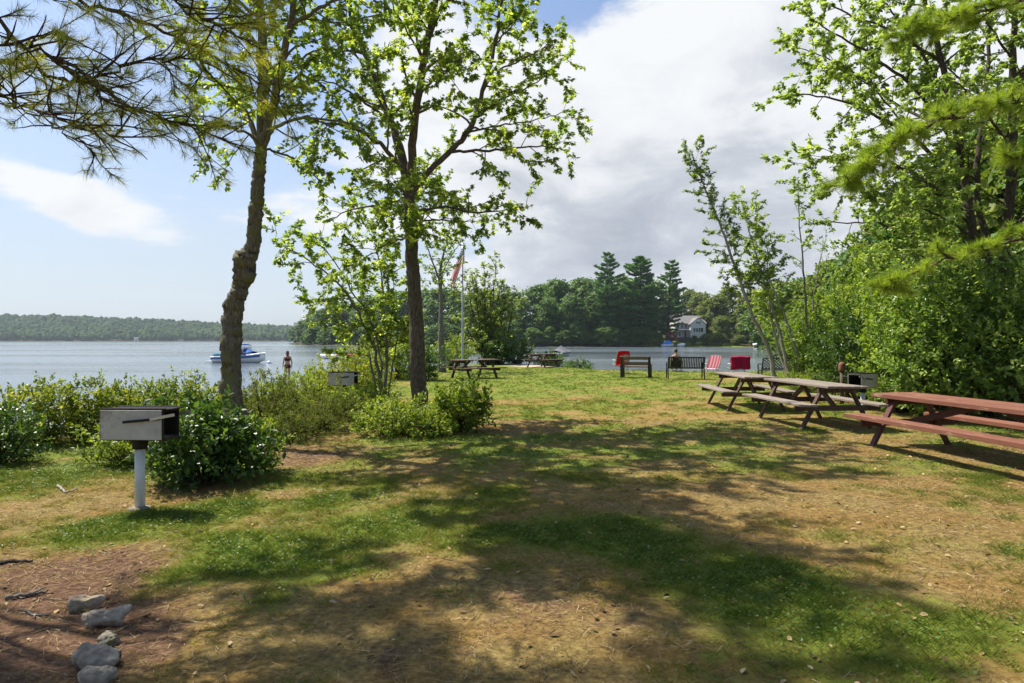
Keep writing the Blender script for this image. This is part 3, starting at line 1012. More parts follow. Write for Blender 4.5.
for (src, q) in [((263, 95, .05), [(285, 70, .5), (318, 50, .9), (350, 62, 1.1)]), ((260, 20, .3), [(225, -10, .2), (190, -20, 0), (160, -10, -.1)]), ((290, 25, -.6), [(325, 5, -1.0), (360, -5, -1.1), (392, 10, -1.2)]),
                 ((254, -80, .7), [(285, -115, 1.2), (310, -125, 1.5)]), ((254, -90, .7), [(200, -140, .6), (140, -160, .4)]), ((246, -200, 1), [(275, -225, .8), (290, -230, .7)]), ((258, 0, .35), [(270, -60, 1.4), (280, -90, 2.2)]),
                 ((250, -140, .8), [(240, -160, -.6), (235, -170, -1.6)]), ((315, -100, -.95), [(335, -115, -1.3), (350, -120, -1.6)]), ((310, -60, -.9), [(280, -70, -2.0), (270, -60, -2.8)])]:
    p, r = T.limb([P(src[0], src[1], d + src[2])] + PX(q, d), .03, .006, 6, 6, .015)
    T.shoots(p, r, .1, .22, 1.1, .4, .2, .9, .14, .3, .15, .34)
for q in ([(220, -170, -.2), (175, -270, -.9), (140, -400, -1.2)], [(240, -200, -.1), (215, -330, -.6), (190, -470, -1.0)], [(225, -140, -.6), (180, -200, -1.7), (140, -270, -2.2)], [(210, -220, -.4), (160, -330, -.6), (120, -450, -.8)]):
    p, r = T.limb([P(252, -120, d + .8)] + PX(q, d - .9), .045, .006, 6, 6, .015)
    T.shoots(p, r, .3, .105, 1.35, .3, .2, .95, .14, .3, .11, .38)
left_tree = finish_tree(T, 'leaning_tree', 'leaning tree with lumpy mossy trunk at the lake shore beside the large white grill', base, 'bark_left', 'leaf_left', 80, .080, 'oval', width=1.25)
print('left leaves', len(left_tree.children[1].data.polygons) // 2)

# ---- maple in the middle of the lawn
T = Tree(); d = 12.5
base = np.array([-1.70, 12.5, gz(-1.70, 12.5)])
p0, r0 = T.limb([base + (0, 0, -.15), base + (0, 0, .08)] + PX([(420, 400), (418, 380), (417, 340), (415, 300), (412, 262), (411, 228), (409, 196)], d), .155, .10, 14, 7, .006,
                lambda N, n: 1 + rng.normal(size=(N, n)) * .05 + .5 * np.exp(-np.arange(N)[:, None] / 5.0) * (.6 + .4 * np.cos(np.arange(n) / n * 6.283 * 4))[None, :])
fork = p0[-1]
lim = [([(404, 165, .1), (393, 128, .4), (374, 78, 1.0), (352, 18, 1.4), (338, -60, 1.7), (330, -130, 1.9)], .085, .012),
       ([(412, 160, -.1), (416, 110, -.3), (426, 50, -.6), (438, -20, -.9), (444, -100, -1.1), (448, -175, -1.1)], .085, .012),
       ([(428, 172, .2), (452, 150, .3), (470, 128, .5), (486, 82, .7), (497, 30, .9), (504, -30, 1.1), (508, -80, 1.2)], .06, .010),
       ([(404, 172, -.3), (378, 142, -1.0), (345, 126, -1.8), (306, 120, -2.3)], .05, .008)]
stems = []
for q, ra, rb in lim:
    p, r = T.limb([fork] + PX(q, d), ra, rb, 8, 6, .012)
    stems.append((p, r)); T.shoots(p, r, .2, .24, 1.2, .4, .2, .95, .14, .25, .13, .36)
low = [((452, 152, .3), [(490, 150, .1), (530, 146, -.2), (570, 150, -.3)], .03), ((411, 214, 0), [(440, 208, -.5), (485, 212, -1.0), (532, 206, -1.2)], .032), ((410, 222, 0), [(384, 206, .5), (352, 210, 1.0), (322, 222, 1.3)], .03),
       ((412, 226, 0), [(430, 220, .7), (456, 222, 1.4), (486, 220, 1.9)], .025), ((412, 236, 0), [(396, 240, -.7), (376, 252, -1.3), (352, 268, -1.6)], .022), ((472, 122, .5), [(500, 100, 1.1), (536, 82, 1.5), (566, 56, 1.7)], .026),
       ((488, 75, .7), [(520, 60, .2), (545, 48, -.2), (562, 46, -.4)], .02), ((494, 45, .8), [(515, 20, 1.6), (520, 0, 2.0)], .02), ((390, 120, .5), [(355, 95, .2), (322, 80, 0), (296, 84, -.1)], .028),
       ((378, 88, .9), [(350, 50, 1.6), (318, 30, 2.1), (292, 20, 2.4)], .025), ((418, 95, -.4), [(440, 75, -1.3), (458, 60, -2.0), (468, 52, -2.4)], .025), ((424, 60, -.5), [(400, 20, -1.3), (385, -10, -1.9)], .022),
       ((357, 30, 1.3), [(315, -20, 1.5), (285, -40, 1.6)], .022), ((430, 20, -.7), [(470, -20, -.7), (510, -35, -.6), (540, -28, -.5)], .022), ((440, -60, -1), [(400, -110, -1.8), (375, -130, -2.3)], .022), ((340, -50, 1.6), [(380, -100, 2.4), (410, -120, 2.9)], .022),
       ((411, 200, 0), [(416, 190, 1.0), (428, 176, 2.0), (440, 165, 2.8)], .03), ((411, 205, 0), [(406, 198, -1.0), (402, 188, -1.9), (398, 182, -2.6)], .03), ((468, 130, .5), [(505, 125, 1.2), (545, 118, 1.8), (575, 108, 2.2)], .022)]
for src, q, ra in low:
    p, r = T.limb([P(src[0], src[1], d + src[2])] + PX(q, d), ra, .005, 6, 6, .014)
    T.shoots(p, r, .16, .19, .95, .4, .12, .9, .14, .45, .12, .34)
maple = finish_tree(T, 'maple_tree', 'tall maple with dark straight trunk rising from the low bushes on the lawn', base, 'bark_maple', 'leaf_maple', 88, .082, 'maple', hang=.35)
print('maple leaves', len(maple.children[1].data.polygons) // 3)

# ---- several-stemmed sapling behind the bushes
T = Tree(); d = 14.6
base = P(382, 400, d); base[2] = gz(base[0], base[1])
for q, ra in [([(386, 360, 0), (384, 310, .2), (379, 262, .4), (371, 222, .5)], .035), ([(374, 352, -.1), (358, 312, -.3), (336, 282, -.6), (304, 258, -.9), (272, 240, -1.1)], .04), ([(396, 345, .2), (404, 315, .5), (412, 292, .7)], .022),
              ([(370, 358, .3), (350, 325, .8), (325, 305, 1.2), (300, 298, 1.4)], .03), ([(378, 340, -.2), (352, 290, .2), (325, 250, .5), (290, 232, .7)], .028), ([(388, 350, .3), (394, 300, .8), (392, 262, 1.1)], .024)]:
    p, r = T.limb([base + rng.normal(size=3) * (.05, .05, 0) + (0, 0, -.1)] + PX(q, d), ra, .005, 7, 6, .014)
    T.shoots(p, r, .34, .21, .95, .3, .12, .9, .13, .4, .14, .32)
finish_tree(T, 'sapling', 'pale stemmed sapling spreading toward the water behind the maple trunk', base, 'bark_grey', 'leaf_maple', 125, .084, 'oval', 'sapling', width=1.3)

# ---- the leaning birches beside the picnic tables
def birch(label, d, foot, paths, ra, per_m=120, size=.085, bark='bark_birch', group=None, name='birch_tree', length=.9, sp=.115, t0=.3, up=.22, leaf='leaf_birch', per=6, taper=.6, spread=1.0):
    T = Tree()
    base = P(foot[0], foot[1], d); base[2] = gz(base[0], base[1])
    for j, q in enumerate(paths):
        p, r = T.limb([base + (0.09 * j, 0, -.15)] + PX(q, d), ra * (.8 ** j), .006, 8, per, .015)
        T.shoots(p, r, t0, sp, length, taper, up, spread, .14, .05, .15, .32, rmax=.014)
    return finish_tree(T, name, label, base, bark, leaf, per_m, size, 'oval', 'tree', group, 1.25)


birch('white birch leaning far over beside the lattice backed bench', 23, (777, 385), [[(769, 350, 0), (752, 315, 0), (738, 275, .1), (722, 230, .2), (706, 190, .3), (690, 150, .3)]], .085, length=1.25, taper=.5, t0=.36)
birch('second birch with a rounded yellow green top just past the leaning white one', 24.5, (789, 385), [[(784, 350, 0), (772, 305, .2), (758, 262, .4), (748, 225, .5), (742, 200, .5)], [(776, 340, .3), (768, 290, .8), (768, 250, 1.0), (772, 232, 1.0)]], .075, length=1.3, taper=.3, t0=.36, leaf='leaf_maple')
birch('third birch in the group, its stem close to the weeds and the right bushes', 22, (812, 392), [[(798, 355, 0), (784, 315, .2), (772, 285, .4), (762, 262, .5)]], .06, length=.8, t0=.6)
birch('thin upright nearly bare grey tree rising above the right bushes', 25, (812, 385), [[(808, 330, 0), (804, 280, 0), (800, 225, .1), (797, 178, .1)], [(812, 320, .5), (818, 270, .7), (826, 235, .8)]], .06, 34, .09, 'bark_grey', name='slender_tree', length=1.0, sp=.34, t0=.45)
birch('grey trunked tree standing just behind the distant picnic table by the flagpole', 33, (441, 372), [[(441, 340, 0), (441, 305, 0), (440, 275, .1), (446, 245, .3), (452, 222, .5)], [(441, 320, .1), (440, 285, -.4), (430, 255, -.8), (424, 235, -1)], [(441, 300, .2), (444, 270, 1), (462, 240, 1.6)]], .15, 26, .16, 'bark_grey', name='grey_tree', length=1.5, sp=.36, t0=.55)

# ---- dense willowy clump behind the flagpole
T = Tree(); d = 44
base = P(488, 365, d); base[2] = gz(base[0], base[1])
for k in range(13):
    a = rng.normal() * 1.0; tx = 461 + k * 4.6 + rng.normal() * 3; ty = 240 + abs(rng.normal()) * 22 + abs(tx - 484) * 1.5
    p, r = T.limb([base + (a * .25, rng.normal() * .3, -.2), P(488 + (tx - 488) * .5 + rng.normal() * 4, (365 + ty) / 2 + 10, d + rng.normal() * .7), P(tx, ty, d + rng.normal() * 1.0)], .07, .008, 6, 7, .02)
    T.shoots(p, r, .08, .34, 1.35, .5, .3, .95, .2, .0, .2, .4)
finish_tree(T, 'willow_clump', 'dense willowy clump of stems just behind the flagpole', base, 'bark_dark', 'leaf_willow', 44, .20, 'diamond', width=1.0)

# ---- many-stemmed tree at the right edge
T = Tree(); d = 14.0
base = P(988, 410, d); base[2] = gz(base[0], base[1])
main = [([(984, 350, 0), (978, 290, .1), (970, 220, .2), (960, 150, .3), (948, 90, .4), (930, 20, .6), (905, -60, .8), (890, -120, 1)], .12), ([(1000, 350, .1), (1006, 260, .2), (1010, 180, .2), (1014, 90, .2), (1014, 0, .1), (1008, -100, 0)], .15),
        ([(992, 340, .5), (990, 260, .8), (976, 180, 1.2), (985, 100, 1.6), (990, 20, 1.9), (985, -70, 2.1)], .10)]
for q, ra in main:
    p, r = T.limb([base + rng.normal(size=3) * (.12, .12, 0) + (0, 0, -.15)] + PX(q, d), ra, .012, 10, 6, .015)
    T.shoots(p, r, .42, .40, 1.3, .4, .2, .95, .15, .2, .18, .36)
side = [((971, 225, .2), [(930, 185, -.3), (885, 160, -.8), (840, 155, -1.2), (806, 165, -1.4)], .045), ((966, 195, .25), [(915, 140, .5), (860, 108, .9), (810, 95, 1.2), (772, 98, 1.4)], .05), ((960, 150, .3), [(918, 92, -.4), (870, 55, -1.0), (828, 30, -1.4), (798, 8, -1.6)], .045),
        ((952, 105, .4), [(920, 50, 1.0), (886, 5, 1.5), (850, -30, 1.8)], .04), ((976, 265, .1), [(935, 242, .9), (885, 225, 1.6), (842, 222, 2.0), (806, 224, 2.2)], .04), ((980, 300, .1), [(945, 270, -.6), (905, 250, -1.1), (872, 246, -1.4)], .03),
        ((956, 130, .3), [(905, 110, 1.6), (850, 70, 2.6), (805, 50, 3.2), (785, 42, 3.3)], .04), ((940, 60, .5), [(890, 30, 0), (840, 10, -.4), (806, -8, -.7)], .035), ((968, 210, .2), [(900, 195, 1.8), (845, 180, 2.8), (800, 190, 3.4)], .035),
        ((1010, 180, .2), [(1045, 130, 0), (1090, 90, -.3), (1130, 60, -.4)], .05), ((1013, 90, .2), [(1050, 30, .5), (1100, -10, .8)], .045), ((1008, 230, .2), [(1050, 200, -.5), (1100, 170, -1)], .045), ((980, 150, 1.3), [(990, 120, 2.6), (1010, 100, 3.6)], .04),
        ((968, 215, .2), [(945, 195, -.9), (920, 180, -1.9), (905, 178, -2.5)], .03), ((984, 100, 1.6), [(950, 70, 2.6), (920, 50, 3.4)], .035), ((1010, 150, .2), [(985, 110, -.9), (960, 85, -1.8), (945, 75, -2.4)], .035), ((1012, 60, .2), [(985, 20, -.8), (960, 0, -1.6)], .03),
        ((978, 240, 0), [(940, 215, .2), (900, 205, .4), (862, 200, .6)], .03), ((900, 120, .6), [(870, 85, .3), (838, 70, .1), (800, 62, 0)], .02), ((880, 160, -.8), [(850, 180, -1.2), (825, 195, -1.4)], .015)]
for src, q, ra in side:
    p, r = T.limb([P(src[0], src[1], d + src[2])] + PX(q, d), ra, .006, 6, 6, .015)
    T.shoots(p, r, .12, .21, 1.0, .35, .15, .9, .14, .3, .14, .34)
rt = finish_tree(T, 'spreading_tree', 'many stemmed tree with airy light leaves towering over the hedge by the red table', base, 'bark_dark', 'leaf_right', 112, .088, 'oval', width=1.3)
print('right leaves', len(rt.children[1].data.polygons) // 2)


# ---- two white pines whose boughs reach into the picture from either side
def pine_bough(T, paths, pts, ra, twl, n_tw, per=7, droop=.0, wob=.012, t0=.15, flat=.5, up=.25, bare=0.0):
    p, r = T.limb(pts, ra, .004, 7, per, wob)
    L = len(p)
    for k in range(n_tw):
        t = t0 + (1 - t0) * (k + random.random()) / n_tw
        f = min(L - 1.001, t * (L - 1)); i = int(f)
        o = p[i] + (p[i + 1] - p[i]) * (f - i); tn = norm(p[i + 1] - p[i])
        sd = norm(np.cross(tn, [0, 0, 1])) * (1 if k % 2 else -1)
        dd = norm(tn * random.uniform(.5, 1.1) + sd * random.uniform(.3, .9) + np.array([0, 0, rng.normal() * .25 + up - droop]))
        ln = twl * random.uniform(.5, 1.2) * (1.1 - .5 * t)
        q = [o]
        for _ in range(6):
            dd = norm(dd + rng.normal(size=3) * .12 + np.array([0, 0, .05 - droop * .4]))
            q.append(q[-1] + dd * ln / 6)
        q = np.array(q)
        T.branches.append((q, np.linspace(.007, .0025, 7), 4, None))
        if random.random() > bare:
            paths.append(q[3:])
            for _ in range(3):
                j = random.randint(1, 5); d2 = norm(norm(q[j + 1] - q[j]) + rand_dirs(1)[0] * .75)
                tw = np.array([q[j] + d2 * ln * .10 * s for s in range(5)])
                T.branches.append((tw, np.linspace(.004, .002, 5), 3, None))
                paths.append(tw[2:])
    paths.append(p[-max(3, L // 4):])


def pine(label, base, h, boughs, generic, mat, nlen, nwid, per_m, lean=(0, 0), r_trunk=.24, spread=.9, sparse=None):
    T = Tree(); paths = []
    base = np.array([base[0], base[1], gz(*base)])
    top = base + (lean[0], lean[1], h)
    T.limb([base + (0, 0, -.2), base * .5 + top * .5 + (.06, -.05, 0), top], r_trunk, .03, 14, 12, .012, lambda N, n: 1 + rng.normal(size=(N, n)) * .05)
    for b in boughs:
        pine_bough(T, paths, [base + (top - base) * ((b['pts'][0][2] - base[2]) / h)] + list(b['pts'][1:]), **{k: v for k, v in b.items() if k != 'pts'})
    far_paths = []
    for (z, L, n, a0) in generic:
        for k in range(n):
            a = a0 + 6.283 * k / n + rng.normal() * .2
            if sparse is not None and z < sparse[2] and math.cos(a) * sparse[0] + math.sin(a) * sparse[1] > .15: continue
            o = base + (top - base) * (z / h)
            e = o + np.array([math.cos(a), math.sin(a), random.uniform(-.05, .22)]) * L * random.uniform(.75, 1.15)
            pine_bough(T, far_paths, [o, (o + e) / 2 + (0, 0, .08 * L), e], .04, .8, int(10 * L), 6, .05)
    root = thing('white_pine', label, 'tree', base)
    tr = link('trunk', T.wood_mesh('trunk'), MAT['bark_pine'])
    A = tuft_needles(paths, per_m, nlen, nwid, spread)
    B = tuft_needles(far_paths, 300, nlen * 1.5, .016, spread) if far_paths else None
    C_ = [np.concatenate([u, v]) for u, v in zip(A, B)] if B else A
    cr = leaf_obj('crown', C_[0], C_[1], C_[2], C_[3], C_[5], MAT[mat], None, 'needle', C_[4])
    place_mesh(root, [tr, cr], base)
    print(label, len(C_[0]))
    return root


bl = []
for q, z0, ra, twl, n, bare in [([P(-60, 18, 5.0), P(40, 50, 5.0), P(110, 95, 5.0), P(170, 120, 5.1), P(225, 138, 5.2)], 4.4, .035, .55, 40, .35), ([P(-80, 60, 4.6), P(20, 66, 4.5), P(90, 80, 4.5), P(150, 60, 4.6), P(205, 68, 4.8)], 4.3, .03, .55, 34, .3),
                          ([P(-90, -10, 5.2), P(30, -8, 5.4), P(110, 10, 5.6), P(200, 48, 5.7), P(262, 85, 5.7), P(285, 105, 5.7)], 4.6, .035, .55, 44, .05), ([P(-60, 90, 4.4), P(20, 105, 4.3), P(75, 122, 4.2), P(128, 136, 4.2)], 3.8, .02, .5, 26, .55),
                          ([P(-80, 70, 5.5), P(10, 100, 5.6), P(60, 130, 5.6), P(98, 156, 5.6)], 3.6, .018, .5, 24, .6), ([P(-70, -60, 4.6), P(40, -40, 4.4), P(130, -14, 4.3), P(195, 10, 4.3), P(240, 40, 4.4)], 4.9, .03, .5, 40, .1),
                          ([P(-80, 30, 4.0), P(0, 38, 3.9), P(60, 60, 3.8), P(115, 104, 3.8)], 4.1, .024, .4, 30, .45), ([P(-40, -80, 5.4), P(80, -60, 5.6), P(180, -30, 5.8), P(270, -10, 5.9)], 5.2, .03, .55, 40, .1)]:
    bl.append(dict(pts=[(0, 0, z0)] + q, ra=ra, twl=twl, n_tw=n, droop=.14, wob=.02, t0=.3, bare=bare))
gen = [(8.4, 2.4, 5, .7), (9.6, 2.7, 5, 1.2), (10.8, 2.8, 6, .9), (11.8, 2.6, 6, .1), (12.6, 2.3, 6, .5), (13.4, 2.0, 6, .8), (14, 1.9, 6, .2), (14.8, 1.3, 5, .2), (15.5, .7, 5, .2)]
pine('tall white pine whose bare twiggy boughs hang over the lake side of the lawn', (-7.5, 6.3), 16, bl, gen, 'needle_dark', .080, .0030, 470, (.6, .3), .24, .8, (-.75, .66, 12.3))

br = []
for q, z0, ra, n, tw in [([P(1240, 90, 4.6), P(1090, 92, 4.5), P(1000, 106, 4.4), P(930, 126, 4.3), (P(880, 158, 4.3)), P(846, 186, 4.3)], 4.0, .03, 64, .17), ([P(1300, -60, 5.2), P(1150, -30, 5.0), P(1040, -4, 4.9), P(960, 18, 4.9), P(900, 40, 4.9)], 5.2, .035, 58, .26),
                     ([P(1300, 200, 5.2), P(1150, 215, 5.2), P(1060, 232, 5.2), P(980, 250, 5.2), P(910, 276, 5.2), P(885, 288, 5.2)], 3.4, .024, 52, .17),
                     ([P(1250, -110, 4.6), P(1120, -90, 4.5), P(1020, -60, 4.5), P(930, -20, 4.6)], 5.4, .03, 44, .26), ([P(1250, 140, 4.4), P(1130, 148, 4.4), P(1060, 158, 4.4), P(1010, 160, 4.4)], 3.6, .02, 28, .18)]:
    br.append(dict(pts=[(0, 0, z0)] + q, ra=ra, twl=tw, n_tw=n, droop=.03, wob=.012, t0=.3, up=.22))
gen = [(8.8, 1.8, 4, 1.2), (10, 1.6, 4, .4), (11.2, 1.3, 4, .9), (12.2, .8, 4, .1)]
pine('white pine with soft yellow green plumes hanging in beside the airy many stemmed tree', (7.6, 5.0), 13, br, gen, 'needle', .075, .0026, 2300, (0, .1), .2, .75)
# ================================================================== shrubs
def GX_(px, d):
    return (px - CX) / F * d


SHRUBS = [
    # label, px, d, width, height, material, leaf, leaves, extra
    ('dark low shrub at the very edge of the picture beside the bare soil', -2, 8.6, 1.0, .68, 'shrub_green', .05, 1900, {}),
    ('yellow tipped shore shrub, outermost of the hedge along the water', 40, 10.2, 1.45, .92, 'shrub_bright', .055, 2800, dict(tint0=.52)),
    ('rounded shore shrub behind the outer edge of the large grill panel', 92, 10.8, 1.5, .92, 'shrub_bright', .055, 2700, {}),
    ('shore shrub with upright shoots directly behind the large white grill', 138, 11.2, 1.5, .93, 'shrub_bright', .055, 2700, dict(spiky=.5)),
    ('tall bright shore shrub between the large grill and the leaning trunk', 182, 11.5, 1.5, 1.02, 'shrub_bright', .055, 2700, dict(spiky=.4)),
    ('shore shrub at the water side of the leaning lumpy trunk', 222, 12.2, 1.3, .86, 'shrub_bright', .055, 2100, {}),
    ('glossy dark green bush at the foot of the leaning trunk beside the large grill', 204, 7.5, 1.2, .86, 'shrub_green', .075, 2500, dict(lobes=8, low=.02)),
    ('small light shrub tucked between the glossy dark bush and the open lawn', 258, 8.1, .62, .55, 'shrub_light', .05, 900, {}),
    ('low yellowish shrub on reddish soil behind the post of the large white grill', 128, 8.6, 1.0, .50, 'shrub_light', .05, 1400, {}),
    ('low spreading olive brown yew beside the leaning trunk', 268, 11.6, 1.5, 1.02, 'shrub_olive', .05, 3600, dict(width=.55, per=22, low=.02)),
    ('wide olive brown yew in the middle of the shrub bed', 322, 11.9, 1.6, .98, 'shrub_olive', .05, 3900, dict(width=.55, per=22, low=.02)),
    ('low olive yew at the lawn edge of the bed, its brown stems showing', 290, 10.6, 1.2, .55, 'shrub_olive', .045, 2400, dict(width=.55, per=22, low=.02)),
    ('loose shore bush at the water edge in front of the standing bather', 288, 16.5, 2.0, .72, 'shrub_light', .06, 1700, {}),
    ('pale low bush in front of the maple trunk, cream tipped leaves', 388, 11.2, 1.35, .58, 'shrub_light', .055, 2200, dict(lobes=8)),
    ('bright leafy bush on the open lawn side of the maple trunk', 462, 11.6, 1.1, .86, 'shrub_light', .07, 2000, dict(tint0=.38)),
    ('small pale bush against the foot of the maple', 432, 11.0, .7, .42, 'shrub_light', .05, 900, {}),
    ('low bush at the foot of the pale sapling', 372, 13.6, 1.3, .62, 'shrub_light', .06, 1700, dict(tint0=.36)),
    ('yellow topped dome shaped bush by the half hidden second grill', 352, 19.0, 2.3, 1.28, 'shrub_bright', .07, 3000, dict(tint0=.6)),
    ('rounded green bush on the shoreline near the standing bather', 322, 20.0, 1.2, .85, 'shrub_light', .07, 1200, {}),
    ('green bush in front of the yellow topped dome, hiding the post of the second grill', 352, 14.2, 1.2, .48, 'shrub_light', .06, 1300, {}),
    ('dark rounded bush behind the maple trunk near the old grey picnic table', 424, 26.0, 1.5, 1.25, 'shrub_green', .09, 1600, {}),
    ('light bush between the sapling and the maple, out on the point', 398, 27.0, 1.9, 1.5, 'shrub_light', .10, 1700, {}),
    ('leafy bush on the point behind the pale sapling', 372, 30.0, 1.9, 1.35, 'shrub_light', .10, 1600, {}),
    ('bush under the grey trunked tree behind the flagpole', 452, 40.0, 2.4, 1.9, 'shrub_light', .13, 1500, dict(tint0=.4)),
    ('dark bush at the foot of the willowy clump behind the far picnic table', 500, 42.5, 2.2, 1.9, 'shrub_green', .13, 1700, {}),
    ('broad dark bush at the outer foot of the willowy clump toward the cove', 516, 44.5, 2.0, 1.6, 'shrub_green', .13, 1400, {}),
    ('low waterside bush just behind the far picnic table', 552, 43.5, 2.2, .85, 'shrub_green', .11, 1300, {}),
    ('dark low bush at the tip of the point beside the open cove', 578, 42.0, 1.7, .68, 'shrub_green', .11, 1000, {}),
    ('tall glossy hedge bush directly behind the red picnic table', 950, 13.2, 2.7, 3.2, 'bush_big', .095, 9000, dict(lobes=11, depth=2.6, tint0=.44)),
    ('largest hedge bush at the picture edge behind the red table', 1040, 12.6, 3.0, 3.5, 'bush_big', .095, 9000, dict(lobes=11, depth=2.8)),
    ('pale fresh leaved hedge bush at the end of the red table beside the rusty grill', 899, 14.6, 1.9, 3.0, 'bush_yellow', .085, 6200, dict(lobes=9, tint0=.42)),
    ('hedge bush filling the gap above the pale fresh leaved bush', 930, 16.4, 2.8, 4.1, 'bush_big', .10, 6500, dict(lobes=9)),
    ('rounded dark bush behind the grill with the open black mouth', 862, 17.6, 2.2, 2.6, 'shrub_green', .09, 4000, dict(lobes=8, tint0=.35)),
    ('tall yellow green bush behind the grill with the open black mouth', 868, 20.5, 3.0, 4.4, 'bush_yellow', .10, 6500, dict(lobes=9, tint0=.42)),
    ('wide green thicket bush behind the weathered middle table', 828, 21.5, 2.3, 2.7, 'bush_yellow', .09, 4200, dict(lobes=8, tint0=.3)),
    ('thicket bush farther along the shore past the three leaning birches', 815, 28.0, 3.2, 3.6, 'bush_yellow', .12, 4000, dict(lobes=8, tint0=.3)),
    ('low weedy growth at the feet of the leaning birches', 806, 20.5, 1.5, .62, 'shrub_light', .06, 1300, dict(spiky=1.2, width=.6)),
    ('small tuft of weeds beside the lattice backed bench', 797, 22.5, .8, .45, 'shrub_light', .06, 500, dict(spiky=1.2, width=.6)),
    ('dense leafy bush behind the far end of the hedge, below the pine plume', 905, 19.5, 3.0, 4.6, 'bush_big', .11, 5200, dict(lobes=9)),
]
for (lb, px, d, w_, h_, mt, lf, n, ex) in SHRUBS:
    shrub(lb, GX_(px, d), d, w_, h_ * (.92 if px < 240 and d > 9 else 1), MAT[mt], lf * 1.08, int(n * 2.1), **ex)

# ================================================================== woods across the cove and beyond the hedge
broad = [(crown_broad(s, 15, 10.5, 6600, .52, 17, -.03), trunk_far(s, 15, .24)) for s in (1, 2, 3)]
slim = [(crown_broad(s, 15, 7.5, 5400, .50, 14, -.05), trunk_far(s, 15, .2)) for s in (4, 5)]
pinem = [crown_pine(s, 24, 9.5, b_, 19, 8600) for s, b_ in ((1, .16), (2, .22), (3, .10))]
for c_, t_ in broad + slim:
    c_.materials.append(MAT['far_broad']); t_.materials.append(MAT['bark_dark'])
for c_, t_ in pinem:
    c_.materials.append(MAT['far_pine']); t_.materials.append(MAT['bark_dark'])
bright = []
for c_, t_ in broad[:2] + slim[:1]:
    c2 = c_.copy(); c2.materials.clear(); c2.materials.append(MAT['far_bright']); bright.append((c2, t_))


def wood_tree(kind, name, label, px, d, h, wf=1.0, group=None, sink=.0, cat='tree'):
    cme, tme = kind
    h0 = 24 if name == 'pine_tree' else 15
    x = GX_(px, d)
    root = thing(name, label, cat, (x, d, gz(x, d) - sink), random.random() * 6.283, group)
    s = h / h0
    root.scale = (s * wf, s * wf, s)
    link('trunk', tme, None, root); link('crown', cme, None, root)
    return root


# the three tall pines across the cove
for k, (px, d, h, wf, lb) in enumerate([(608, 211, 27, 1.25, 'tallest pine across the cove, its spire above the broad crowns'), (640, 212, 26, 1.6, 'broad topped pine in the middle of the tall group across the cove'),
                                        (667, 216, 25, 1.3, 'pine nearest the white house across the cove')]):
    wood_tree(pinem[k], 'pine_tree', lb, px, d, h, wf)
G1 = 'broadleaf trees on the wooded bank across the cove'
L1 = 'dark broadleaf tree in the dense wood across the cove'
for (px, d, h, wf) in [(522, 216, 14, 1.1), (536, 228, 17, 1.1), (548, 214, 13, 1.1), (560, 222, 19, 1.15), (572, 212, 14, 1.1), (582, 226, 19, 1.1), (594, 215, 15, 1.1), (605, 213, 13, 1.1), (618, 219, 17, 1.1), (628, 213, 14, 1.0), (640, 219, 17, 1.1), (652, 214, 13, 1.0),
                       (655, 232, 19, 1.0), (590, 238, 20, 1.1), (550, 240, 18, 1.1), (514, 236, 15, 1.2), (625, 236, 20, 1.2)]:
    wood_tree(random.choice(broad + slim), 'broadleaf_tree', L1, px + random.uniform(-1, 1), d, h * random.uniform(1.0, 1.12), wf, G1)
G5 = 'bushes along the far bank of the cove'
for k in range(34):
    px = 512 + k * 9.2 + random.uniform(-3, 3)
    if 662 < px < 692: continue
    d_ = 195.0
    while land_sd([GX_(px, d_)], [d_])[0] < 1.2: d_ += .5
    wood_tree(random.choice(broad + slim if px < 690 else bright), 'shore_bush', 'rounded bush overhanging the water on the far bank of the cove', px, d_ + random.uniform(0, 2), random.uniform(3.5, 6.5) * (1 if px < 690 else .6), random.uniform(1.3, 1.8), G5, .3, 'bush')
for k in range(34):
    px = 297 + k * 6.3 + random.uniform(-2, 2); d_ = 200.0
    while land_sd([GX_(px, d_)], [d_])[0] < 1.5: d_ += 1
    wood_tree(random.choice(broad + slim), 'shore_bush', 'rounded bush along the lake shore beyond the sapling', px, d_, random.uniform(4, 8), random.uniform(1.4, 2.0), 'bushes along the shore beyond the sapling', .3, 'bush')
G2 = 'bright trees around the house across the cove'
L2 = 'sunlit yellow green tree in the wood around the white house across the cove'
for (px, d, h, wf) in [(708, 226, 13, 1.0), (718, 222, 15, 1.2), (730, 236, 17, 1.2), (745, 228, 15, 1.2), (757, 238, 17, 1.2), (770, 230, 15, 1.2), (783, 240, 18, 1.2), (700, 250, 16, 1.2), (688, 262, 18, 1.1), (800, 236, 17, 1.2), (722, 214, 8, 1.2), (742, 213, 8, 1.3), (672, 256, 17, 1.1), (812, 228, 16, 1.3)]:
    wood_tree(random.choice(bright), 'broadleaf_tree', L2, px + random.uniform(-1, 1), d, h * random.uniform(.95, 1.08), wf, G2)
G3 = 'trees along the lake shore beyond the point'
L3 = 'tree on the lake shore beyond the sapling and the point'
for (px, d, h, wf) in [(312, 318, 13, 1.2), (322, 310, 15, 1.2), (333, 312, 17, 1.2), (344, 306, 17, 1.2), (356, 304, 18, 1.2), (368, 296, 19, 1.2), (380, 290, 19, 1.2), (392, 282, 20, 1.2), (404, 276, 19, 1.2), (428, 262, 19, 1.2), (442, 250, 18, 1.2), (456, 240, 18, 1.2), (470, 234, 17, 1.2), (484, 230, 17, 1.2), (498, 226, 16, 1.2),
                       (303, 400, 14, 1.3), (318, 380, 17, 1.3), (296, 520, 14, 1.4)]:
    wood_tree(random.choice(broad + slim), 'broadleaf_tree', L3, px + random.uniform(-1, 1), d, h * random.uniform(.92, 1.08), wf, G3)
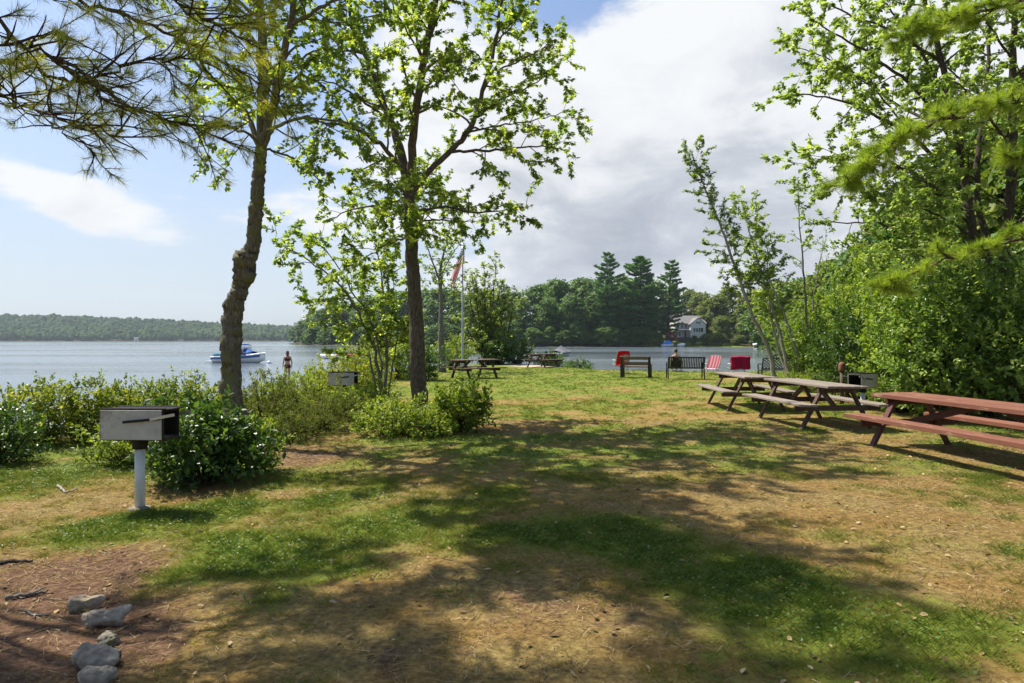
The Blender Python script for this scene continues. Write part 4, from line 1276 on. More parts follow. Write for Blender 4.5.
G4 = 'trees on the near shore behind the hedge'
L4 = 'leafy tree rising behind the hedge and thicket on the near shore'
for (px, d, h, wf, kind) in [(838, 48, 8.2, .9, 0), (862, 40, 8.0, .85, 1), (888, 33, 7.6, .8, 0), (918, 30, 8.8, .8, 1), (952, 26, 8.4, .75, 0), (1000, 24, 9.6, .75, 1), (1050, 22, 10, .8, 0), (1100, 20, 10, .8, 1), (820, 66, 9.5, 1.0, 0), (800, 92, 11.5, 1.1, 1), (812, 78, 10, 1.0, 0), (786, 120, 13, 1.2, 0), (770, 150, 14, 1.2, 1), (796, 160, 15, 1.2, 0), (840, 90, 13, 1.1, 1), (870, 66, 11, 1.0, 0), (910, 52, 11, 1.0, 1), (975, 40, 11, .9, 0), (1040, 36, 12, .9, 1)]:
    wood_tree(random.choice(bright if kind == 0 else broad), 'broadleaf_tree', L4, px, d, h, wf, G4)
wood_tree(pinem[2], 'pine_tree', 'small dark evergreen poking out between the hedge and the airy leaves', 878, 27, 5.9, 1.2)
# ornamental maroon tree and shore bushes by the house
mar = raw_mesh('crown', *(lambda: (lambda v: (v[0], [v[1]], {'tint': np.repeat(rng.random(900), 4)}))(leaf_verts(norm(rng.normal(size=(900, 3))) * rng.uniform(.6, 1, (900, 1)) * (1.7, 1.7, 1.6) + (0, 0, 2.6), rand_dirs(900), rand_dirs(900), .4, 1.4, 'diamond')))())
mar.materials.append(leaf_mat('leaf_maroon', (.05, .018, .016), (.11, .045, .035), (.2, .10, .08), .25))
x = GX_(671, 207); r_ = thing('ornamental_tree', 'small dark reddish tree before the porch of the white house', 'tree', (x, 207, gz(x, 207)))
link('crown', mar, None, r_); link('trunk', trunk_far(7, 4.2, .1), MAT['bark_dark'], r_)

# ---- the wooded hill beyond the lake: reads as one mass
V = []; Fc = []; TT = []; n0 = 0
ico = []
for s in range(5):
    r = np.random.default_rng(s)
    th = np.arange(7) / 7 * 6.283
    rows = [(0, 1.0), (.62, .78), (.95, .30), (.9, -.25), (.55, -.75)]
    if s == 4: rows = [(0, 1.25), (.3, .8), (.55, .3), (.78, -.3), (.5, -.8)]
    v = []
    for (rr, zz) in rows:
        for a in th: v.append((rr * math.cos(a + zz) * r.uniform(.75, 1.2), rr * math.sin(a + zz) * r.uniform(.75, 1.2), zz + r.normal() * .1))
    f = [(i * 7 + k, i * 7 + (k + 1) % 7, (i + 1) * 7 + (k + 1) % 7, (i + 1) * 7 + k) for i in range(4) for k in range(7)]
    ico.append((np.array(v), np.array(f)))
n = 19000
dd = 640 + 760 * rng.random(n) ** 1.5; xx = dd * rng.uniform(-1.0, -.255, n)
sdv = land_sd(xx, dd); kp = sdv > 4
xx, dd = xx[kp], dd[kp]; zz = hgt(xx, dd)
for i in range(len(xx)):
    v, f = ico[4 if random.random() < .08 else random.randrange(4)]
    s = random.uniform(2.8, 4.8); hz = random.uniform(.9, 1.35) * s
    a = random.random() * 6.28; ca, sa_ = math.cos(a), math.sin(a)
    vv = np.stack([(v[:, 0] * ca - v[:, 1] * sa_) * s + xx[i], (v[:, 0] * sa_ + v[:, 1] * ca) * s + dd[i], v[:, 2] * hz + zz[i] + hz * .95 + 1], 1)
    V.append(vv); Fc.append(f + n0); n0 += len(v); TT.append(np.full(len(v), min(1, max(0, random.gauss(.45, .2)))))
m, nt, out = mat_new('hill_wood')
c = nt.ramp(nt.attr('tint'), [(0, (.045, .09, .028)), (.5, (.085, .145, .04)), (1, (.15, .21, .06))])
fn = nt.noise(nt.pos(), .9, 5, .7)
c = nt.mix(nt.rng(fn, .4, .62), nt.mix(1, c, (.55, .6, .6), 'MULTIPLY'), c)
principled(nt, out, c, .9, .1, 0, nt.bump(fn, 1.0, 1.2))
hw = link('hillside_woods', raw_mesh('hillside_woods', np.concatenate(V), [np.concatenate(Fc)], {'tint': np.concatenate(TT)}, False), m)
tag(hw, 'continuous hazy woods covering the hill beyond the lake', 'woods', kind='stuff')
# ================================================================== picnic tables
def picnic_table(label, x, y, rz, L, top_m, leg_m, name='picnic_table', frame_inset=.38, seed=0, th=.038):
    random.seed(400 + seed)
    z = gz(x, y)
    root = thing(name, label, 'picnic table', (x, y, z), rz, 'picnic tables on the lawn')
    b = MB()
    for k in range(5):
        b.box(((random.random() - .5) * .02, (k - 2) * .147, .761 - th / 2 + random.uniform(-.004, .004)), (L + random.uniform(-.015, .015), .138, th), None, random.random())
    b.build('tabletop', MAT[top_m], root, bevel=.005)
    for s in (-1, 1):
        b = MB()
        for k in (0, 1):
            b.box(((random.random() - .5) * .02, s * (.60 + k * .147 - .0), .454 - th / 2 + random.uniform(-.004, .004)), (L + random.uniform(-.015, .015), .138, th), None, random.random())
        b.build('seat', MAT[top_m], root, bevel=.005)
    for e in (-1, 1):
        xx = e * (L / 2 - frame_inset)
        for s in (-1, 1):
            b = MB(); b.bar((xx, s * .24, .758 - th), (xx, s * .63, -.02), .042, .095, (1, 0, 0), .4 + .2 * random.random())
            b.build('leg', MAT[leg_m], root, bevel=.004)
        b = MB(); b.box((xx + e * .046, 0, .404 - th), (.042, 1.52, .095), None, .5); b.build('seat_support', MAT[leg_m], root, bevel=.004)
        b = MB(); b.box((xx + e * .046, 0, .714 - th), (.042, .70, .09), None, .5); b.build('top_support', MAT[leg_m], root, bevel=.004)
        b = MB(); b.bar((xx - e * .03, 0.0, .36), (e * .22, 0.0, .748 - th), .09, .04, (0, 1, 0), .5); b.build('brace', MAT[leg_m], root, bevel=.004)
    random.seed(900 + seed)
    return root


picnic_table('long picnic table with chipped brick red paint, in front of the hedge', 6.08, 8.68, R(98), 3.6, 'wood_red', 'wood_maroon', seed=1, th=.058)
picnic_table('weathered grey picnic table standing between the red table and the far grey one', 5.55, 12.65, R(94), 2.44, 'wood_grey', 'wood_dark', seed=2)
picnic_table('weathered grey picnic table in front of the magenta towel and the beach chairs', 5.36, 15.75, R(88), 2.44, 'wood_grey', 'wood_dark', seed=3)
picnic_table('old brown picnic table on the grass in front of the flagpole', -1.52, 27.6, R(40), 2.1, 'wood_brown', 'wood_dark', seed=4)
picnic_table('small reddish brown picnic table on the sand by the cove', 1.78, 39.0, R(52), 2.1, 'wood_brown', 'wood_dark', seed=5)

# ================================================================== pedestal grills
def grill(label, x, y, rz, rim='steel_black'):
    z = gz(x, y)
    root = thing('park_grill', label, 'grill', (x, y, z), rz, 'pedestal grills in the park')
    W, D, Hh, t = .56, .27, .265, .006      # mouth towards +X
    z0 = .645
    b = MB()
    b.box((0, -D / 2, z0 + Hh / 2), (W, t, Hh), None, .5); b.build('side_panel', MAT['steel_grey'], root, bevel=.002)
    b = MB(); b.box((0, D / 2, z0 + Hh / 2), (W, t, Hh), None, .5); b.build('side_panel', MAT['steel_grey'], root, bevel=.002)
    b = MB(); b.box((-W / 2 - t / 2 - .001, 0, z0 + Hh / 2), (t, D + t, Hh), None, .5); b.build('back_panel', MAT['steel_grey'], root, bevel=.002)
    b = MB(); b.box((0, 0, z0 - t / 2 - .001), (W, D, t), None, .3)
    b.box((.0, 0, z0 + .012), (W - .03, D - .03, .02), None, .3); b.build('firebox_floor', MAT['steel_black'], root)
    # lining: soot on the inner faces
    b = MB(); b.box((0, D / 2 - .008, z0 + Hh / 2), (W - .01, .005, Hh - .01)); b.box((0, -D / 2 + .008, z0 + Hh / 2), (W - .01, .005, Hh - .01)); b.box((-W / 2 + .006, 0, z0 + Hh / 2), (.005, D - .03, Hh - .01))
    b.build('soot_lining', MAT['steel_black'], root)
    b = MB()
    for k in range(15): b.tube([(-.24, -D / 2 + .03 + k * .0150, z0 + Hh + .006), (.34, -D / 2 + .03 + k * .0150, z0 + Hh + .006)], .006, 6)
    for xx in (-.24, .1, .34): b.tube([(xx, -D / 2 + .02, z0 + Hh + .006), (xx, D / 2 - .02, z0 + Hh + .006)], .008, 6)
    for yy in (-D / 2 + .015, D / 2 - .015): b.bar((-W / 2, yy, z0 + Hh + .006), (.30, yy, z0 + Hh + .006), .02, .022)
    g = b.build('grate', MAT['steel_black'], root)
    for yy in (-1, 1):
        b = MB(); b.bar((.18, yy * (D / 2 + .016), z0 + Hh * .70), (.40, yy * (D / 2 + .014), z0 + Hh * .86), .010, .026); b.build('grate_arm', MAT['steel_bare'], root)
        b = MB(); b.bar((-.07, yy * (D / 2 + .014), z0 + Hh * .60), (.27, yy * (D / 2 + .012), z0 + Hh * .72), .014, .022); b.build('slot', MAT['steel_black'], root)
    b = MB()
    for yy in (-1, 1): b.box((W / 2 + .006, yy * (D / 2 - .004), z0 + Hh / 2), (.014, .018, Hh + .02))
    for zz in (.004, Hh - .008): b.box((W / 2 + .005, 0, z0 + zz), (.016, D - .03, .022))
    b.build('mouth_rim', MAT[rim], root)
    b = MB(); b.lathe([(.062, z0 - .10), (.066, z0 - .06), (.066, z0 - .012), (.085, z0 - .008)], n=14); b.build('collar', MAT['steel_black'], root, True)
    b = MB(); b.lathe([(.044, -.1), (.044, z0 - .09)], n=14); b.build('post', MAT['steel_post'], root, True)
    b = MB(); b.lathe([(.11, -.06), (.105, .008), (.08, .016), (.03, .018)], n=16); b.build('footing', MAT['concrete'], root, True)
    return root


grill('large pale steel grill on a white post beside the glossy dark bush', GX_(140, 6.25), 6.25, R(-2))
grill('grey grill half hidden in the shrub bed under the yellow topped bush', GX_(343, 15.0), 15.0, R(-2)).location.z -= .08
grill('grill with open black mouth between the red table and the hedge', GX_(863, 13.2), 13.2, R(214), 'steel_bare').location.z -= .02

# short post beside the third grill
b = MB(); x, y = GX_(842, 16.5), 16.5
po = thing('short_post', 'short reddish brown capped post among the weeds beside the open mouthed grill', 'post', (x, y, gz(x, y)))
b.lathe([(.05, -.1), (.045, .80)], n=10); b.build('post', MAT['wood_dark'], po, True)
b = MB(); b.lathe([(.07, .80), (.08, .83), (.08, .95), (.06, 1.0), (.02, 1.02)], n=12); b.build('cap', paint_mat('rust', (.21, .10, .07), .8, .2, 0, .3, 9), po, True)

# ================================================================== benches
def slab(pts, th, x0, mb, tint=None):
    """a flat plate of thickness th, outline pts in (y, z), standing at x0"""
    r0 = [(x0 - th / 2, a, b_) for a, b_ in pts]; r1 = [(x0 + th / 2, a, b_) for a, b_ in pts]
    mb.loft([r0, r1], tint=tint)


x, y = 5.12, 28.2
rt_ = thing('park_bench', 'wooden slat bench with solid dark end frames beside the red folding chair', 'bench', (x, y, gz(x, y)), R(-16))
for s in (-1, 1):      # thick arched end frames; the bench looks along +Y
    b = MB()
    b.bar((s * .56, -.20, -.03), (s * .56, -.20, .52), .13, .12, (1, 0, 0)); b.bar((s * .56, -.19, .50), (s * .56, -.32, .88), .13, .10, (1, 0, 0))
    b.bar((s * .56, .34, -.03), (s * .56, .24, .42), .13, .12, (1, 0, 0)); b.box((s * .56, .03, .46), (.128, .62, .13)); b.bar((s * .56, .30, .45), (s * .56, -.02, .56), .126, .09, (1, 0, 0))
    b.build('end_frame', MAT['bench_black'], rt_, bevel=.02)
for (zz, yy) in [(.80, -.27), (.58, -.20)]:
    b = MB(); b.box((0, yy - .02, zz), (1.06, .045, .13), None, .3); b.build('back_slat', MAT['wood_brown'], rt_, bevel=.006)
b = MB()
for k in range(3): b.box((0, -.10 + k * .16, .445), (1.06, .145, .045), None, random.random())
b.build('seat', MAT['wood_brown'], rt_, bevel=.006)


def metal_bench(label, x, y, rz, W=1.42, arch=False):
    root = thing('park_bench', label, 'bench', (x, y, gz(x, y)), rz)
    zb, zt = .40, .86
    b = MB()
    n = 21
    if arch:
        for k in range(-9, 10):
            for sl in (-1, 1):
                a = k * .12; p = []
                for t in (0, 1):
                    xx = a + sl * (t - .5) * .46
                    p.append((xx, -.22 - .14 * t, .47 + .40 * t))
                c_ = [min(max(q[0], -W / 2), W / 2) for q in p]
                if abs(c_[0] - c_[1]) > .05: b.bar((c_[0], p[0][1], p[0][2] + abs(c_[0] - p[0][0]) * .87), (c_[1], p[1][1], p[1][2] - abs(c_[1] - p[1][0]) * .87), .022, .012, (0, 1, 0))
        arc = [(t * W * .33, -.37, .88 + .15 * (1 - t * t)) for t in np.linspace(-1, 1, 13)]
        b.tube(arc, .022, 6)
        for k in range(-3, 4): b.bar((k * .1, -.365, .88), (k * .1, -.365, .88 + .15 * (1 - (k * .1 / (W * .33)) ** 2)), .02, .012, (0, 1, 0))
        b.bar((-W / 2, -.365, .875), (W / 2, -.365, .875), .045, .03); b.bar((-W / 2, -.22, .475), (W / 2, -.22, .475), .045, .03)
    else:
        for k in range(n):
            xx = -W / 2 + .05 + k * (W - .1) / (n - 1)
            b.tube(spline([(xx, -.20, .43), (xx, -.25, .60), (xx, -.33, .80), (xx, -.37, .855)], 2), .024, 5)
        b.tube([(-W / 2, -.37, .865), (W / 2, -.37, .865)], .026, 8); b.tube([(-W / 2, -.19, .44), (W / 2, -.19, .44)], .022, 8)
    b.build('backrest', MAT['bench_black'], root)
    b = MB()
    for k in range(n):
        xx = -W / 2 + .05 + k * (W - .1) / (n - 1)
        b.tube(spline([(xx, -.19, .44), (xx, .05, .42), (xx, .25, .44), (xx, .29, .41)], 2), .019, 5)
    b.tube([(-W / 2, .29, .41), (W / 2, .29, .41)], .022, 8)
    b.build('seat', MAT['bench_black'], root)
    for s in (-1, 1):
        b = MB(); xx = s * W / 2
        b.tube(spline([(xx, -.30, -.02), (xx, -.22, .25), (xx, -.20, .44), (xx, -.37, .87)], 4), .026, 6)
        b.tube(spline([(xx, .34, -.02), (xx, .27, .2), (xx, .29, .41)], 4), .026, 6)
        b.tube([(xx, -.20, .43), (xx, .29, .41)], .022, 6)
        b.tube(spline([(xx, -.27, .64), (xx, .05, .66), (xx, .28, .62), (xx, .29, .42)], 4), .022, 6)
        b.build('end_frame', MAT['bench_black'], root, True)
    return root


metal_bench('black metal slat bench behind which the bather is sitting', 6.9, 27.2, R(-6), 1.40)
metal_bench('black bench with lattice back and arched top behind the leaning birches', 10.0, 25.6, R(-4), 1.35, True)

# ================================================================== beach things
def cloth_mat(name, color, stripes=None, scale=14):
    m, nt, out = mat_new(name)
    c = color
    if stripes:
        s = nt.new('ShaderNodeSeparateXYZ'); nt.l.new(nt.obj(), s.inputs[0])
        w_ = nt.math('FRACT', nt.math('MULTIPLY', s.outputs[0], scale))
        c = nt.mix(nt.math('GREATER_THAN', w_, .5), color, stripes)
    n = nt.noise(nt.obj(), 9, 5, .6)
    b1 = principled(nt, None, c, .85, .2, 0, nt.bump(n, .35, .03))
    tr = nt.new('ShaderNodeBsdfTranslucent'); nt.set(tr.inputs[0], c4(c)); mx = nt.new('ShaderNodeMixShader'); mx.inputs[0].default_value = .45
    nt.l.new(b1.outputs[0], mx.inputs[1]); nt.l.new(tr.outputs[0], mx.inputs[2]); nt.l.new(mx.outputs[0], out.inputs[0])
    return m


def beach_chair(label, x, y, rz, fabric, seat_z=.26, back_top=.86, W=.56, group=None, pad=None, frame='steel_bare'):
    """folding chair looking along +Y"""
    root = thing('beach_chair', label, 'beach chair', (x, y, gz(x, y)), rz, group)
    b = MB(); rings = []
    for t in np.linspace(0, 1, 8):
        yy = -.16 - .30 * t; zz = seat_z + .03 + (back_top - seat_z) * t
        sag = .035 * math.sin(math.pi * t)
        ww = W / 2 * (1 - .10 * t ** 6)
        top = [(ww * u, yy - sag * (1 - u * u) - .008, zz + (.03 * (1 - u * u) if t == 1 else 0)) for u in np.linspace(-1, 1, 9)]
        bot = [(p[0], p[1] + .02, p[2]) for p in top[::-1]]
        rings.append(top + bot)
    b.loft(rings); b.build('backrest', fabric, root, True)
    b = MB(); rings = []
    for t in np.linspace(0, 1, 6):
        yy = -.15 + .48 * t; zz = seat_z + .05 * t - .04 * math.sin(math.pi * t)
        top = [(W / 2 * u, yy, zz - .02 * (1 - u * u)) for u in np.linspace(-1, 1, 7)]
        rings.append(top + [(p[0], p[1], p[2] - .018) for p in top[::-1]])
    b.loft(rings); b.build('seat', fabric, root, True)
    for s in (-1, 1):
        xx = s * (W / 2 + .012)
        b = MB(); b.tube([(xx, .36, seat_z + .06), (xx, -.15, seat_z), (xx, -.46, back_top + .02)], .014, 6); b.build('frame', MAT[frame], root)
        b = MB(); b.tube([(xx, -.30, -.03), (xx, .22, seat_z + .22)], .013, 6); b.build('leg', MAT[frame], root)
        b = MB(); b.tube([(xx, .30, -.03), (xx, -.12, seat_z + .02)], .013, 6); b.build('leg', MAT[frame], root)
        b = MB(); b.box((xx, .06, seat_z + .235), (.045, .44, .022)); b.build('armrest', MAT['white_paint'], root, bevel=.008)
    return root


def towel(name, label, x, y, z, rz, W, drop_f, drop_b, mat, slope=(-.30, .60), cat='towel', group=None):
    """cloth folded over the top of a chair back"""
    root_pts = []
    n = 13
    prof = []
    for t in np.linspace(0, 1, 9): prof.append((-.02 - .05 - drop_b * .02 * (1 - t), -drop_b * (1 - t)))
    prof.append((-.035, .025)); prof.append((.0, .035)); prof.append((.035, .018))
    for t in np.linspace(.15, 1, 6): prof.append((.05 + .42 * drop_f * t, -drop_f * t))
    rings = []
    for k, (yy, zz) in enumerate(prof):
        outp = []
        for u in np.linspace(-1, 1, n):
            f = .018 * math.sin(u * 9 + k * .12) * min(1, abs(zz) * 4)
            outp.append((W / 2 * u * (1 + .02 * math.sin(k)), yy + f, zz + .012 * math.cos(u * 5)))
        rings.append(outp + [(p[0], p[1] + .012, p[2] - .004) for p in outp[::-1]])
    b = MB(); b.loft(rings)
    o = b.build(name, mat, None, True)
    o.location = (x, y, z); o.rotation_euler = (0, 0, rz)
    return tag(o, label, cat, group)


red_f = cloth_mat('red_fabric', (.46, .012, .022)); pale_f = cloth_mat('pale_towel', (.72, .52, .50)); mag_f = cloth_mat('magenta_towel', (.50, .012, .10))
pink_f = cloth_mat('pink_stripe', (.85, .27, .44), (.90, .78, .82), 7)
blue_f = cloth_mat('teal_fabric', (.05, .14, .16))
x, y = GX_(621, 31.2), 31.2
beach_chair('red high backed folding chair next to the wooden slat bench', x, y, R(8), red_f, .38, .98, .58)
towel('towel', 'pale pink towel slung over the back of the red folding chair', x + .14, y - .42, gz(x, y) + .84, R(30), .26, .2, .36, pale_f)
x, y = GX_(711, 31.0), 31.0
beach_chair('pink and white striped beach chair beside the black slat bench', x, y, R(12), pink_f, .24, .80, .58)
x, y = GX_(737, 30.0), 30.0
beach_chair('low folding beach chair hidden under the magenta towel', x, y, R(-4), blue_f, .26, .74, .62)
towel('towel', 'bright magenta towel draped over a low chair back by the water', x, y - .455, gz(x, y) + .80, R(-4), .80, .25, .52, mag_f)
# the bather's low chair
SX, SY = GX_(675.5, 33.6), 33.6
beach_chair('low dark beach chair in which the bather sits behind the black slat bench', SX, SY, R(-8), cloth_mat('dark_fabric', (.04, .05, .06)), .20, .52, .52)

# ================================================================== flag
fx, fy = GX_(462.5, 36), 36.0
fz = gz(fx, fy)
pole = thing('flagpole', 'white metal flagpole rising behind the old brown picnic table', 'flagpole', (fx, fy, fz))
b = MB(); b.lathe([(.055, -.2), (.055, 1.0), (.042, 3.0), (.034, 6.75)], n=12); b.build('pole', MAT['flag_pole'], pole, True)
b = MB(); b.lathe([(.02, 6.74), (.05, 6.77), (.075, 6.83), (.05, 6.89), (.01, 6.905)], n=12); b.build('finial', MAT['gold'], pole, True)
b = MB(); b.box((0, 0, .28), (.26, .26, .58), None, None, (.55, .55)); b.build('pole_base', MAT['flag_pole'], pole, bevel=.01)
b = MB(); b.tube(spline([(.075, -.03, 6.70), (.085, -.04, 3.5), (.07, -.03, 1.2)], 5), .008, 4); b.build('halyard', MAT['white_paint'], pole)
b = MB(); b.box((.07, 0, 1.2), (.05, .12, .03)); b.build('cleat', MAT['steel_bare'], pole)
NU, NV = 44, 27
V = []; U = []
HO, FL = .98, 1.75
for j in range(NV):
    v = j / (NV - 1)                  # 0 at the lower hoist corner
    for i in range(NU):
        u = i / (NU - 1)
        # limp: the fly falls, gathered into folds
        sw = 1 - math.exp(-3.2 * u)
        fx_ = .06 - .74 * u ** .8 * (1 - .25 * (1 - v)) + .10 * math.sin(6.0 * v + 3.2 * u) * sw * .55
        fz_ = v * HO * (1 - .55 * sw) - 1.34 * u ** 1.1 + .18 * math.sin(u * 3)
        fy_ = .13 * math.sin(v * 9.5 + 4.5 * u) * sw + .05 * math.sin(11 * u + 3 * v)
        V.append((-fx_ * -1, fy_ - .07, fz_)); U.append((u, v))
qs = np.array([(j * NU + i, j * NU + i + 1, (j + 1) * NU + i + 1, (j + 1) * NU + i) for j in range(NV - 1) for i in range(NU - 1)])
U = np.array(U)
fm = raw_mesh('flag', V, [qs], {'fu': U[:, 0], 'fv': U[:, 1]}, True)
m, nt, out = mat_new('flag_cloth')
u_, v_ = nt.attr('fu'), nt.attr('fv')
st = nt.math('MODULO', nt.math('FLOOR', nt.math('MULTIPLY', v_, 12.999)), 2.0)
c = nt.mix(nt.math('LESS_THAN', st, .5), (.80, .79, .78), (.55, .015, .035))
can = nt.math('MULTIPLY', nt.math('LESS_THAN', u_, .40), nt.math('GREATER_THAN', v_, 6 / 13))
# stars: two interleaved grids of dots
def dots(ou, ov):
    a = nt.math('SUBTRACT', nt.math('FRACT', nt.math('ADD', nt.math('MULTIPLY', u_, 15.0), ou)), .5)
    b_ = nt.math('SUBTRACT', nt.math('FRACT', nt.math('ADD', nt.math('MULTIPLY', nt.math('SUBTRACT', v_, 6 / 13), 9.3), ov)), .5)
    return nt.math('LESS_THAN', nt.math('ADD', nt.math('POWER', nt.math('ABSOLUTE', a), 2), nt.math('POWER', nt.math('ABSOLUTE', b_), 2)), .05)
star = nt.math('MAXIMUM', dots(0, 0), dots(.5, .5))
c = nt.mix(can, c, nt.mix(star, (.02, .035, .14), (.8, .8, .8)))
b1 = principled(nt, None, c, .8, .15)
tr = nt.new('ShaderNodeBsdfTranslucent'); nt.l.new(c, tr.inputs[0])
mx = nt.new('ShaderNodeMixShader'); mx.inputs[0].default_value = .35
nt.l.new(b1.outputs[0], mx.inputs[1]); nt.l.new(tr.outputs[0], mx.inputs[2]); nt.l.new(mx.outputs[0], out.inputs[0])
fo = link('flag', fm, m); fo.location = (fx + .05, fy - .02, fz + 5.62)
tag(fo, 'limp red white and blue striped flag with stars hanging from the flagpole', 'flag')

# ================================================================== rocks and fallen sticks
def rock(label, x, y, size, rz, mat, seed, sink=.25, boxy=0.0, ridge=0.0):
    r = np.random.default_rng(seed)
    n, mrows = 22, 13
    v = []
    ph = r.normal(size=(9, 3)) * 2.2; am = r.normal(size=9) * .07
    cut = [(norm(r.normal(size=3)), r.uniform(.55, .80)) for _ in range(10)]
    for i in range(mrows):
        th = math.pi * i / (mrows - 1)
        for k in range(n):
            a = 6.283 * k / n
            q = np.array([math.sin(th) * math.cos(a), math.sin(th) * math.sin(a), math.cos(th)])
            if boxy: q = np.sign(q) * np.abs(q) ** (1 - boxy); q = q / max(1, np.abs(q).max()) 
            for (nn, dd_) in cut:
                e = q @ nn - dd_
                if e > 0: q = q - nn * e * .97
            q = q * (1 + sum(am[j] * math.sin(q @ ph[j]) for j in range(9)))
            v.append(q * np.array(size) / 2)
    b = MB(); b.loft([v[i * n:(i + 1) * n] for i in range(mrows)], caps=False)
    o = b.build('rock', MAT[mat], None, True)
    s = o.modifiers.new('Subsurf', 'SUBSURF'); s.levels = 2; s.render_levels = 2
    t = bpy.data.textures.new('rock_clouds', 'CLOUDS'); t.noise_scale = .07; t.noise_depth = 5
    dm = o.modifiers.new('Displace', 'DISPLACE'); dm.texture = t; dm.strength = .05; dm.mid_level = .5; dm.texture_coords = 'LOCAL'
    o.location = (x, y, gz(x, y) + size[2] * (.5 - sink)); o.rotation_euler = (r.normal() * .08, r.normal() * .08, rz)
    return tag(o, label, 'rock', 'rocks edging the bare ground')


def ROCK(label, px, py, size, rz, mat, seed, **k):
    dd_ = EYE * F / (py - CY)
    return rock(label, GX_(px, dd_), dd_, size, rz, mat, seed, **k)


ROCK('flat pale brown stone, farthest in the row of stones', 82, 606, (.24, .13, .13), .2, 'rock_brown', 3, sink=.34)
ROCK('squared grey stone with a hollow middle, like a block lying in the row', 103, 622, (.255, .115, .135), -.03, 'rock_grey', 14, boxy=.5, sink=.22)
ROCK('small mossy brown stone just in front of the squared grey one', 110, 641, (.13, .10, .11), .3, 'rock_green', 5, sink=.34)
ROCK('wedge shaped grey stone, second nearest in the row', 106, 663, (.235, .13, .16), .35, 'rock_grey', 8, sink=.30)
ROCK('nearest grey stone in the row at the picture bottom', 95, 684, (.16, .14, .16), .9, 'rock_grey', 12, sink=.30)


def stick(label, pts, r0, mat='bark_grey', forks=()):
    P3 = []
    for (px, py) in pts:
        dd_ = EYE * F / (py - CY); xx = GX_(px, dd_)
        P3.append((xx, dd_, gz(xx, dd_) + r0 * .9))
    T = Tree(); p, r = T.limb(P3, r0, r0 * .4, 7, 6, .004)
    for (i, a, L) in forks:
        o = p[i]; tn = norm(p[min(len(p) - 1, i + 1)] - p[i - 1]); ca, sa_ = math.cos(a), math.sin(a)
        dv = np.array([tn[0] * ca - tn[1] * sa_, tn[0] * sa_ + tn[1] * ca, .06])
        T.limb([o, o + dv * L * .5 + (0, 0, .004), o + dv * L], r0 * .55, r0 * .25, 6, 4, .003)
    me = T.wood_mesh('fallen_stick')
    o = link('fallen_stick', me, MAT[mat])
    return tag(o, label, 'stick', 'sticks lying on the bare ground')


stick('pale forked stick on the soil above the row of stones', [(6, 597), (28, 594), (48, 590)], .016, 'bark_grey', [(5, .5, .12)])
stick('thin bleached twig lying between the stick and the flat stone', [(24, 609), (38, 613), (52, 611)], .008, 'bark_birch', [(5, -.7, .06)])
stick('bent white twig lying behind the post of the large grill', [(58, 487), (66, 493), (78, 490)], .016, 'bark_birch')
stick('dark root like stick in the shade at the picture edge', [(-8, 566), (12, 563), (32, 562)], .02, 'bark_dark')

# ================================================================== people
def skin_figure(name, joints, edges, parent, mat, levels=2):
    """joints: (x, y, z, radius x, radius y); one continuous skinned body"""
    me = bpy.data.meshes.new(name)
    me.from_pydata([j[:3] for j in joints], edges, [])
    o = link(name, me, mat, parent)
    md = o.modifiers.new('Skin', 'SKIN'); md.use_smooth_shade = True
    sv_ = me.skin_vertices[0].data
    for i, j in enumerate(joints):
        sv_[i].radius = (j[3], j[4]); sv_[i].use_root = (i == 0)
    sb = o.modifiers.new('Subsurf', 'SUBSURF'); sb.levels = levels; sb.render_levels = levels
    return o


def hand(J, E, wrist, d, side, curl=.3):
    """palm and five fingers grown from joint index wrist; d: pointing direction; side: thumb side"""
    d = norm(np.array(d, float)); side = norm(np.array(side, float)); w0 = np.array(J[wrist][:3])
    J.append((*(w0 + d * .055), .024, .013)); palm = len(J) - 1; E.append((wrist, palm))
    nrm_ = np.cross(d, side)
    for k, (off, L) in enumerate([(.027, .070), (.009, .078), (-.009, .073), (-.026, .058)]):
        a = w0 + d * .09 + side * off
        J.append((*a, .009, .009)); i0 = len(J) - 1; E.append((palm, i0))
        J.append((*(a + d * L * .5 + nrm_ * curl * .012), .0085, .0085)); E.append((i0, i0 + 1))
        J.append((*(a + d * L * .9 + nrm_ * curl * .035), .007, .007)); E.append((i0 + 1, i0 + 2))
    a = w0 + d * .03 + side * .032
    J.append((*a, .010, .010)); i0 = len(J) - 1; E.append((palm, i0))
    J.append((*(a + d * .035 + side * .016), .009, .009)); E.append((i0, i0 + 1))


def skin_mat(name, a):
    m, nt, out = mat_new(name)
    n = nt.noise(nt.obj(), 12, 4)
    b = principled(nt, out, nt.ramp(n, [(.3, tuple(v * .86 for v in a)), (.7, a)]), .5, .35)
    b.inputs['Subsurface Weight'].default_value = .12; b.inputs['Subsurface Radius'].default_value = (.02, .008, .004)
    return m


skin1 = skin_mat('skin_tan', (.50, .26, .17)); skin2 = skin_mat('skin_fair', (.52, .30, .22)); hair_m = paint_mat('hair_dark', (.028, .016, .012), .5, .4, 0, .3, 30, None, .3)
hair_b = paint_mat('hair_brown', (.10, .045, .028), .5, .4, 0, .3, 30, None, .3)
suit = paint_mat('swimsuit', (.035, .010, .016), .7, .25, 0, .2)


